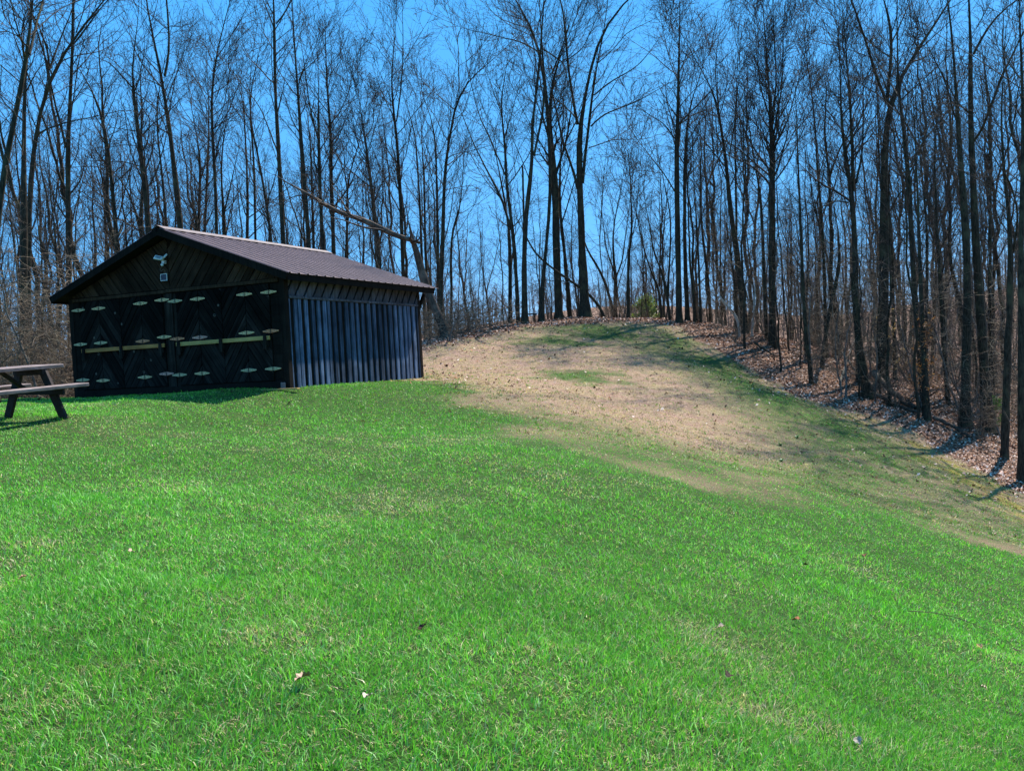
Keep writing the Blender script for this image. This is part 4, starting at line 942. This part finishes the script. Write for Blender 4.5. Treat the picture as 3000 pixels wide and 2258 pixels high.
# plank seat between two trunks on the crest
pa = unproj(1529, 936, ground_at(1530, 946)+.5); pb = unproj(1574, 936, ground_at(1530, 946)+.5)
seat = empty('plank_bench', (pa[0], pa[1], gz1(pa[0], pa[1])), math.atan2(pb[1]-pa[1], pb[0]-pa[0]))
tag(seat, 'dark plank bench between two trunks on the crest of the rise', 'bench')
wd = math.hypot(pb[0]-pa[0], pb[1]-pa[1])
k = MB(); k.box(0, wd, -.02, .12, .40, .435); k.build('seat', M_stain, seat, .004)
k = MB(); k.box(0, wd, -.20, -.04, .38, .415); k.build('seat', M_stain, seat, .004)
for xx in (.08, wd-.12):
    k = MB(); k.box(xx, xx+.05, -.12, .04, -.2, .378); k.build('leg', M_stain, seat, .004)

# ---- prototypes for the trees behind, copied
def proto(kind, seed):
    rg = np.random.default_rng(seed); tr_, cr_ = Acc(), Acc()
    if kind == 'tall':
        H = 20; K = 22; z_ = np.linspace(-.3, H, K); w = np.cumsum(rg.normal(size=(K, 2))*.10, axis=0); w -= w[0]
        lean = rg.normal(size=2)*.02
        P = np.stack([w[:, 0]+lean[0]*z_, w[:, 1]+lean[1]*z_, z_], 1); r = np.interp(z_, [-.3, .4, 2, 12, 20], [.19, .15, .125, .085, .012])
        S_ = [(P, r)]
        if seed % 3 != 0:
            j = int(K*rg.uniform(.45, .65)); dd = nrmz(np.array([[rg.normal(), rg.normal()*.6, 3.2]]))[0]
            Lf = H*.4; t = np.linspace(0, 1, K)[:, None]
            Q = P[j]+dd*t*Lf+np.array([0, 0, 1])*(t**2)*1.2+np.cumsum(rg.normal(size=(K, 3))*.03, axis=0)
            S_.append((Q, np.linspace(r[j]*.7, .012, K)))
        tr_.add(S_[0][0][None], S_[0][1][None], 8)
        for s2 in S_[1:]: tr_.add(s2[0][None], s2[1][None], 6)
        for i, (P_, r_) in enumerate(S_): crown((P_[None], r_[None]), rg, cr_, .36 if i == 0 else .1, 1.05, .85, True, .13, i == 0)
    elif kind == 'pole':
        K = 18; H = 11; z_ = np.linspace(-.3, H, K); w = np.cumsum(rg.normal(size=(K, 2))*.05, axis=0); w -= w[0]; ln_ = rg.normal(size=2)*.05
        P = np.stack([w[:, 0]+ln_[0]*z_, w[:, 1]+ln_[1]*z_, z_], 1); r = np.interp(z_, [-.3, .3, 6, 11], [.070, .052, .032, .007])
        tr_.add(P[None], r[None], 7)
        B1, r1 = sprout(P[None], r[None], 24, .2, .98, lambda t, u, L, r: (.4+1.6*u)*(1.25-.6*t), (.5, 1.2), (.22, .45), 7, .08, .14, rg, .009); cr_.add(B1, r1, 4)
        B2, r2 = sprout(B1, r1, 4, .15, .97, lambda t, u, L, r: (.3+.4*u)*L+.1, (.4, 1.), (.5, .7), 5, .05, .16, rg, .0065); cr_.add(B2, r2, 3)
        B3, r3 = sprout(B2, r2, 2, .15, .97, lambda t, u, L, r: (.4+.4*u)*L+.05, (.4, 1.), (.6, .8), 3, .04, .16, rg, .005); cr_.add(B3, r3, 3)
    else:
        n_ = rg.integers(2, 6) if kind == 'bush' else 1
        Hh = 3.2 if kind == 'bush' else 7.0
        for _ in range(n_):
            K = 12; t = np.linspace(0, 1, K)[:, None]; dd = nrmz(np.array([[rg.normal()*.30, rg.normal()*.30, 1.]]))[0]
            Q = dd*t*Hh*rg.uniform(.6, 1)+np.cumsum(rg.normal(size=(K, 3))*(.07 if kind == 'bush' else .06), axis=0)*np.array([1, 1, .2])+np.array([rg.normal()*.15, rg.normal()*.15, -.15])*(1-t)
            r_ = np.linspace(.022 if kind == 'bush' else .04, .007, K)
            tr_.add(Q[None], r_[None], 6)
            B1, r1 = sprout(Q[None], r_[None], 8 if kind == 'bush' else 15, .12, .98, lambda t, u, L, r: .4+1.1*u, (.7, 1.4), (.4, .7), 7, .04, .20, rg, .0065)
            B2, r2 = sprout(B1, r1, 3, .15, .97, lambda t, u, L, r: (.3+.5*u)*L, (.5, 1.2), (.6, .8), 5, .03, .22, rg, .005)
            B3, r3 = sprout(B2, r2, 2, .15, .97, lambda t, u, L, r: (.4+.4*u)*L+.05, (.5, 1.2), (.7, .9), 3, .02, .2, rg, .004)
            for B_, b__ in ((B1, r1), (B2, r2), (B3, r3)): cr_.add(B_, b__, 3)
    return tr_, cr_
protos = {}
for kind, cnt, mts in (('tall', 9, (M_bark, M_twig)), ('pole', 7, (M_bark, M_twig)), ('sapling', 5, (M_bark_grey, M_brush)), ('bush', 5, (M_brush, M_brush))):
    for q in range(cnt):
        tr_, cr_ = proto(kind, 50+q*7+len(kind)); nm_ = {'tall': 'bare_tree', 'pole': 'slim_tree', 'sapling': 'sapling', 'bush': 'bare_shrub'}[kind]
        root = empty(nm_, (0, 0, 0)); fk = (50+q*7+len(kind)) % 3 != 0; a = tr_.mesh('trunk' if kind != 'bush' else 'stem', mts[0], root); c_ = cr_.mesh('crown' if kind != 'bush' else 'branches', mts[1], root, False)
        protos.setdefault(kind, []).append([root, False, fk])
def place(kind, x, y, hs_, rg, label, cat, group):
    p = protos[kind][rg.integers(len(protos[kind]))]
    fk = p[2]
    if not p[1]: root = p[0]; p[1] = True
    else:
        root = p[0].copy(); col.objects.link(root)
        for ch in list(p[0].children):
            c2 = ch.copy(); c2.parent = root; col.objects.link(c2)
    root.location = (x, y, gz1(x, y)-.05); root.rotation_euler = (rg.normal()*.03, rg.normal()*.03, rg.uniform(0, 6.28))
    ws = hs_*rg.uniform(.85, 1.2); root.scale = (ws, ws, hs_)
    uu, vv, dq = proj(np.array([[x, y, gz1(x, y)]])); label, group = looks(kind, fk, uu[0], dq[0], hs_*(20 if kind == 'tall' else 1))
    tag(root, label, cat, group)
rg = np.random.default_rng(77)
env = np.array([(-300, -200), (0, -150), (640, -60), (760, -20), (880, 40), (1000, 120), (1100, 330), (1140, 180), (1200, 130), (1260, 330), (1330, 140), (1420, 200), (1520, 230), (1640, 400), (1760, 560), (1870, 600), (1930, 260), (1990, 60),
                (2060, 100), (2110, 130), (2200, 70), (2300, 120), (2400, 260), (2450, 100), (2520, -60), (3200, -160)], float)
def sky_top(u): return np.interp(u, env[:, 0], env[:, 1])
def looks(kind, fk, u, d, H):
    wh = [(60, 'at the far left edge'), (150, 'behind the picnic table'), (300, 'behind the left roof slope'), (470, 'left of the roof peak'), (620, 'just right of the roof peak'), (760, 'above the front half of the ridge'), (900, 'above the back half of the ridge'),
          (1040, 'above the back end of the roof'), (1160, 'above the far eave'), (1260, 'at the far corner of the shed'), (1380, 'on the bank right of the shed'), (1500, 'left of the trunk cluster on the crest'), (1620, 'behind the trunk cluster on the crest'), (1720, 'behind the tallest tree of the crest'),
          (1830, 'just right of the tallest tree of the crest'), (1940, 'by the yellow green evergreen'), (2050, 'behind the tall black trunk'), (2150, 'left of the whitish snag'), (2250, 'behind the pale tan snag'), (2350, 'right of the pale tan snag'), (2450, 'left of the black snag'),
          (2560, 'behind the black snag'), (2660, 'behind the V shaped tree'), (2760, 'left of the twin trunks'), (2860, 'behind the twin trunks'), (2960, 'right of the twin trunks'), (4000, 'at the far right edge')]
    w_ = next(t for a_, t in wh if u < a_)
    if kind == 'tall':
        sz = 'tall' if H > 17 else 'middling' if H > 12 else 'low'
        fo = 'forked' if fk else 'straight'
        return f"{sz} {fo} background tree {'nearer' if d < 55 else 'deeper in'}, {w_}", f'background trees {w_}'
    if kind == 'pole': return f"{'taller' if H > .8 else 'short'} slender pole tree {'nearer' if d < 46 else 'deeper in'}, {w_}", f'slim trees {w_}'
    if kind == 'sapling': return f"{'taller' if H > .85 else 'short'} twiggy sapling {w_}", f'saplings {w_}'
    return f"{'larger' if H > .7 else 'low'} bare shrub {w_}", f'bare shrubs {w_}'
zones = [(32, -120, 420, 40, 78, 'bare tree standing back in the woods left of the shed', 'background trees left of the shed'),
         (34, 420, 1240, 42, 82, 'bare tree of the wood rising behind the shed roof', 'background trees behind the shed'),
         (34, 1240, 2000, 50, 90, 'slender bare tree standing back beyond the leafy crest', 'background trees beyond the crest'),
         (62, 2000, 3120, 37, 88, 'bare tree deep in the dense wood on the right', 'background trees in the right hand wood')]
placed = []
for cnt, u0, u1, d0, d1, lab, grp in zones:
    c_ = 0; tries = 0
    while c_ < cnt and tries < 4000:
        tries += 1
        u = rg.uniform(u0, u1); d = d0+(d1-d0)*rg.random()**.8; p = unproj(u, 1000, d); x, y = p[0], p[1]
        if in_shed(np.array([x]), np.array([y]), 2.0)[0]: continue
        if sdist(litter_w, np.array([x]), np.array([y]))[0] < 3: continue
        if any((x-a)**2+(y-b2)**2 < 2.2 for a, b2 in placed): continue
        zb_ = gz1(x, y); _, vb, dd = proj(np.array([[x, y, zb_]])); 
        topz = (vb[0]-sky_top(u))/FPX*dd[0]
        f = rg.uniform(.5, .92) if rg.random() < .75 else rg.uniform(.35, .6)
        H = topz*f
        H = min(H, rg.uniform(19, 27))
        if H < 5: continue
        placed.append((x, y)); c_ += 1
        place('tall', x, y, H/20., rg, lab, 'tree', grp)
# saplings and shrubs of the understorey
def scatter(kind, cnt, u0, u1, d0, d1, hs_, lab, cat, grp, mind=.6, inset=.4):
    c_ = 0; tries = 0
    while c_ < cnt and tries < 5000:
        tries += 1
        u = rg.uniform(u0, u1); d = d0+(d1-d0)*rg.random()**1.2; p = unproj(u, 1000, d); x, y = p[0], p[1]
        if in_shed(np.array([x]), np.array([y]), 1.4)[0]: continue
        if sdist(litter_w, np.array([x]), np.array([y]))[0] < inset: continue
        c_ += 1
        place(kind, x, y, hs_*rg.uniform(.6, 1.2), rg, lab, cat, grp)
scatter('sapling', 22, -60, 230, 25, 42, .9, 'thin tangled sapling in the thicket left of the shed', 'sapling', 'saplings left of the shed')
scatter('sapling', 26, 1250, 2050, 41.5, 56, .55, 'thin sapling standing along the leafy crest', 'sapling', 'saplings along the crest')
scatter('sapling', 70, 2080, 3100, 31, 56, 1.25, 'thin twiggy sapling among the trunks of the right hand wood', 'sapling', 'saplings in the right hand wood', inset=1.8)
scatter('pole', 48, 2060, 3100, 30, 60, .85, '', 'tree', 'slim trees in the right hand wood', inset=1.2)
scatter('pole', 20, -60, 420, 28, 50, .75, '', 'tree', 'slim trees left of the shed', inset=1.)
scatter('pole', 14, 420, 1250, 36, 56, .8, '', 'tree', 'slim trees behind the shed', inset=1.)
scatter('pole', 24, 1250, 2060, 42, 62, .55, '', 'tree', 'slim trees along the crest', inset=.6)
scatter('bush', 24, -80, 250, 24, 34, 1.0, 'bare tangled shrub in the thicket behind the picnic table', 'shrub', 'shrubs behind the picnic table')
scatter('bush', 12, 1250, 1500, 33, 50, .6, 'low bare shrub on the leafy bank right of the shed', 'shrub', 'shrubs on the bank right of the shed')
scatter('bush', 14, 1750, 2100, 43, 52, .6, 'low bare shrub on the right part of the crest', 'shrub', 'shrubs on the right part of the crest')
scatter('bush', 46, 2100, 3100, 30, 45, .7, 'low bare shrub in the understorey of the right hand wood', 'shrub', 'shrubs in the right hand wood', inset=2.0)
for kd in protos:
    for p in protos[kd]:
        if not p[1]:
            for ch in list(p[0].children): bpy.data.objects.remove(ch)
            bpy.data.objects.remove(p[0])

# evergreen with yellow green top beyond the crest
def leafy(label, u, v, d, hgt, wid, name, cat, cols, nleaf, ls, grp=None):
    p = unproj(u, v, d); x, y = p[0], p[1]; z0 = gz1(x, y); rg2 = np.random.default_rng(int(u))
    root = empty(name, (x, y, z0)); tag(root, label, cat, grp)
    K = 12; t = np.linspace(0, 1, K)[:, None]; Q = np.array([[.0, 0, -.2]])*(1-t)+np.array([[.1, 0, hgt*.95]])*t
    a = Acc(); a.add(Q[None], np.linspace(.012*hgt+.01, .01, K)[None], 7); a.mesh('trunk', M_bark, root)
    B1, r1 = sprout(Q[None], np.linspace(.012*hgt+.01, .01, K)[None], 36, .15, .98, lambda t, u_, L, r: wid*.5*(1.1-.8*t)*(.6+.5*u_), (.9, 1.4), (.3, .5), 6, .0, .06, rg2, .01)
    bb = Acc(); bb.add(B1, r1, 3)
    ix = rg2.integers(0, len(B1), nleaf); f = rg2.random(nleaf)**.5*(B1.shape[1]-1.001); i0 = f.astype(int); fr = (f-i0)[:, None]
    c = B1[ix, i0]*(1-fr)+B1[ix, i0+1]*fr+rg2.normal(size=(nleaf, 3))*wid*.045
    a1 = nrmz(rg2.normal(size=(nleaf, 3))); a2 = nrmz(np.cross(a1, rg2.normal(size=(nleaf, 3))))
    s2 = ls*rg2.uniform(.6, 1.3, nleaf)[:, None]
    P = np.stack([c-a1*s2, c-a2*s2*.35, c+a1*s2, c+a2*s2*.35], 1)
    base = np.arange(nleaf)[:, None]*4; tint = np.array(cols)[rg2.integers(0, len(cols), nleaf)]*rg2.uniform(.6, 1.2, nleaf)[:, None]
    C = np.ones((nleaf, 4, 4)); C[:, :, :3] = tint[:, None]
    np_mesh('crown', P.reshape(-1, 3), base+np.array([[0, 1, 2, 3]]), mt_g, root, colors={'tint': C.reshape(-1, 4)})
    bb.mesh('branches', M_twig, root)
leafy('yellow green evergreen seen between the trunks beyond the crest', 1888, 950, 62, 4.6, 3.4, 'evergreen_tree', 'evergreen', [(.16, .22, .03), (.26, .30, .05), (.08, .13, .03)], 9000, .09)
leafy('dark green cedar seen beyond the left end of the crest', 1372, 950, 75, 5.0, 3.0, 'evergreen_tree', 'evergreen', [(.02, .04, .03), (.03, .06, .04)], 8000, .1)
leafy('small green leaved bush at the foot of the twin trunks', 2915, 1255, ground_at(2915, 1255), 1.1, 1.1, 'green_bush', 'bush', [(.08, .20, .03), (.12, .26, .05)], 900, .04)
leafy('sapling with rusty brown leaves left of the twin trunks', 2705, 1222, ground_at(2705, 1222), 3.6, 1.7, 'brown_leaved_sapling', 'sapling', [(.36, .15, .06), (.45, .22, .10), (.25, .10, .05)], 420, .06)
leafy('beech sapling with pale brown leaves below the V shaped tree', 2600, 1120, ground_at(2600, 1120), 3.2, 1.8, 'brown_leaved_sapling', 'sapling', [(.42, .24, .13), (.5, .32, .18)], 260, .06)

# far woods on the hills, too many and small to tell apart
a = Acc(); rg = np.random.default_rng(5)
nfar = 520
th = rg.uniform(-.75, .75, nfar); dd = rg.uniform(100, 270, nfar); fx = dd*np.sin(th); fy = dd*np.cos(th); fz = gz(fx, fy); Hf = rg.uniform(9, 17, nfar)*np.clip(1.1-np.abs(th+.08)*.0, .5, 1.1)
Hf = np.where((th > -.06) & (th < .22), Hf*.55, Hf)
t = np.linspace(0, 1, 6)
P = np.stack([fx[:, None]+rg.normal(size=(nfar, 1))*t*.8, fy[:, None]+0*t, fz[:, None]-.3+Hf[:, None]*t], -1); Rr = np.linspace(.16, .03, 6)[None]*np.ones((nfar, 1))
a.add(P, Rr, 4)
B1, r1 = sprout(P, Rr, 16, .25, .98, lambda t, u, L, r: (1+2.5*u)*(1.2-.7*t), (.5, 1.1), (.35, .5), 4, .12, .1, rg, .03); a.add(B1, r1, 3)
B2, r2 = sprout(B1, r1, 7, .15, .98, lambda t, u, L, r: .3*L+.7*u, (.5, 1.1), (.6, .8), 3, .08, .1, rg, .022); a.add(B2, r2, 3)
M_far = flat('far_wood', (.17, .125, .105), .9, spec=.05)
tag(a.mesh('distant_woods', M_far, None, False), 'brownish bare woods on the far hillside beyond the crest', 'woods', kind='stuff')

# tangle of fine dead twigs low in the thickets, left and right
a = Acc()
n_ = 9000
def tangle(n_, u0, u1, d0, d1, hmax, inset):
    u = rg.uniform(u0, u1, n_*3); d = d0+(d1-d0)*rg.random(n_*3); Pp = unproj(u, np.full(n_*3, 1000.), d); x, y = Pp[:, 0], Pp[:, 1]
    ok = (sdist(litter_w, x, y) > inset) & ~in_shed(x, y, .6); x, y = x[ok][:n_], y[ok][:n_]; m_ = len(x)
    z = gz(x, y)+hmax*rg.random(m_)**1.3; D = nrmz(np.stack([rg.normal(size=m_), rg.normal(size=m_), rg.normal(size=m_)*.45+.15], 1)); L = rg.uniform(.35, 1.5, m_)
    C = np.empty((m_, 7, 3)); C[:, 0] = np.stack([x, y, z], 1)
    bend = rg.normal(size=(m_, 3))*.12
    for k_ in range(1, 7):
        C[:, k_] = C[:, k_-1]+D*(L/6)[:, None]; D = nrmz(D+bend+rg.normal(size=(m_, 3))*.18)
    a.add(C, np.linspace(.009, .005, 7)[None]*rg.uniform(.7, 1.3, m_)[:, None], 3)
tangle(2600, -60, 240, 24, 38, 4.2, .3)
tangle(3500, 2080, 3100, 30, 50, 5.0, 2.2)
tangle(1000, 1250, 1500, 33, 46, 1.0, .5)
tag(a.mesh('undergrowth', M_brush, None, False), 'tangled pale twigs of undergrowth between the trunks at the edge of the wood', 'undergrowth', kind='stuff')

# single dead leaves, weeds and twigs lying in the lawn
def leaf_thing(label, u, v, size, colr, seed):
    rg2 = np.random.default_rng(seed); d = ground_at(u, v); p = unproj(u, v, d); z0 = gz1(p[0], p[1])
    # lobed outline, folded along the midrib
    nl = 18; th = np.linspace(0, np.pi, nl); lob = .32+.16*np.abs(np.sin(th*3.5))+rg2.normal(size=nl)*.015
    xs = np.linspace(-.5, .5, nl)
    V = []; 
    for i in range(nl):
        w_ = lob[i]*math.sin(max(.05, min(3.09, th[i])))
        z_ = .12*math.sin(th[i])+.05*rg2.normal()
        V += [(xs[i], -w_, z_+.28*w_), (xs[i], 0, z_*.4), (xs[i], w_, z_+.38*w_)]
    V = np.array(V)*size; F = []
    for i in range(nl-1):
        for j in (0, 1): F.append([3*i+j, 3*i+j+1, 3*i+4+j, 3*i+3+j])
    o = np_mesh('dead_leaf', V, np.array(F), flat('leaf_'+str(seed), tuple(c*.62 for c in colr), .8, nz=.35, sc=40, spec=.1), None, True)
    o.location = (p[0], p[1], z0+.045); o.rotation_euler = (rg2.uniform(-.4, .5), rg2.uniform(-.5, .5), rg2.uniform(0, 6.28))
    tag(o, label, 'leaf', 'dead leaves on the lawn')
LV = [('large curled tan dead leaf, nearest leaf to the lower middle of the lawn', 890, 2015, .085, (.62, .42, .28)),
      ('reddish brown dead leaf right of the middle of the lawn', 2333, 1832, .075, (.40, .16, .07)),
      ('pale tan leaf just left of the reddish brown one', 2112, 1855, .06, (.68, .50, .36)),
      ('orange tan leaf near the right edge of the lawn', 2870, 1908, .06, (.68, .40, .18)),
      ('pale leaf low near the right edge of the lawn', 2880, 2032, .06, (.70, .52, .38)),
      ('dark brown leaf in the lower middle of the lawn', 1240, 1862, .06, (.08, .045, .03)),
      ('dark leaf halfway up the lawn on the right', 2362, 1668, .06, (.10, .05, .035)),
      ('small brown leaf high on the right of the lawn', 2533, 1638, .07, (.28, .13, .07)),
      ('dark curled leaf at the right edge of the lawn', 2978, 1920, .06, (.07, .05, .035)),
      ('tan leaf in the lower left part of the lawn', 385, 1635, .06, (.66, .48, .33)),
      ('tiny dark leaf in the upper left lawn below the table', 392, 1361, .05, (.05, .035, .03)),
      ('brown leaf close in front of the shed doors', 412, 1163, .10, (.22, .10, .06)),
      ('dark brown leaf in the grass below the shed corner', 850, 1185, .08, (.06, .04, .03)),
      ('pale upright leaf low in the middle of the lawn', 1078, 2070, .055, (.70, .60, .46)),
      ('dark leaf low on the right of the lawn', 2136, 2003, .06, (.09, .06, .045)),
      ('pale leaf at the very bottom right of the middle', 2515, 2195, .05, (.66, .54, .40)),
      ('orange flecked leaf at the far left of the lawn', 68, 1712, .055, (.55, .33, .18))]
for i, (lb, u, v, s_, c_) in enumerate(LV): leaf_thing(lb, u, v, s_, c_, 300+i)
def weed(label, u, v, n_, s_, seed):
    rg2 = np.random.default_rng(seed); d = ground_at(u, v); p = unproj(u, v, d); z0 = gz1(p[0], p[1])
    a_ = rg2.uniform(0, 2*np.pi, n_); L = s_*rg2.uniform(.6, 1.2, n_); tl = rg2.uniform(.2, 1.0, n_); w_ = L*.16
    cx_, cy_ = np.cos(a_), np.sin(a_); P = np.empty((n_, 5, 3))
    for k_, (f, sd_) in enumerate(((0, -.4), (0, .4), (.55, -1), (.55, 1), (1, 0))):
        P[:, k_, 0] = cx_*L*f-cy_*w_*sd_; P[:, k_, 1] = cy_*L*f+cx_*w_*sd_; P[:, k_, 2] = L*tl*math.sin(f*2.2)*.8
    base_ = np.arange(n_)[:, None]*5; C = np.ones((n_, 5, 4)); C[:, :, :3] = (np.array([.03, .13, .025])*rg2.uniform(.6, 1.3, n_)[:, None])[:, None]
    o = np_mesh('weed', P.reshape(-1, 3), [base_+np.array([[0, 1, 3, 2]]), base_+np.array([[2, 3, 4]])], mt_g, colors={'tint': C.reshape(-1, 4)})
    o.location = (p[0], p[1], z0); tag(o, label, 'weed', 'weeds on the slope')
weed('dark green leafy weed on the slope, uppermost of three', 2335, 1284, 26, .11, 1)
weed('flat dark green weed right below the uppermost one on the slope', 2287, 1305, 18, .09, 2)
weed('dark weed rosette on the slope halfway to the green lawn', 2290, 1352, 20, .09, 3)
weed('small green weed alone on the lower right slope', 2583, 1372, 16, .08, 4)
# long dry stem lying in the grass
P0 = []
for u, v in ((2660, 1808), (2740, 1812), (2820, 1830), (2890, 1862), (2935, 1885)):
    d = ground_at(u, v); p = unproj(u, v, d); P0.append([p[0], p[1], gz1(p[0], p[1])+.06])
P0 = np.array(P0); Q, q = resample(P0, np.linspace(.004, .002, 5), 14); a = Acc(); a.add(np.array([Q])-P0[0], np.array([q]), 5)
o = a.mesh('dry_stem', M_dead, None); o.location = P0[0]; tag(o, 'long thin dry stem arching over the grass on the right', 'twig')
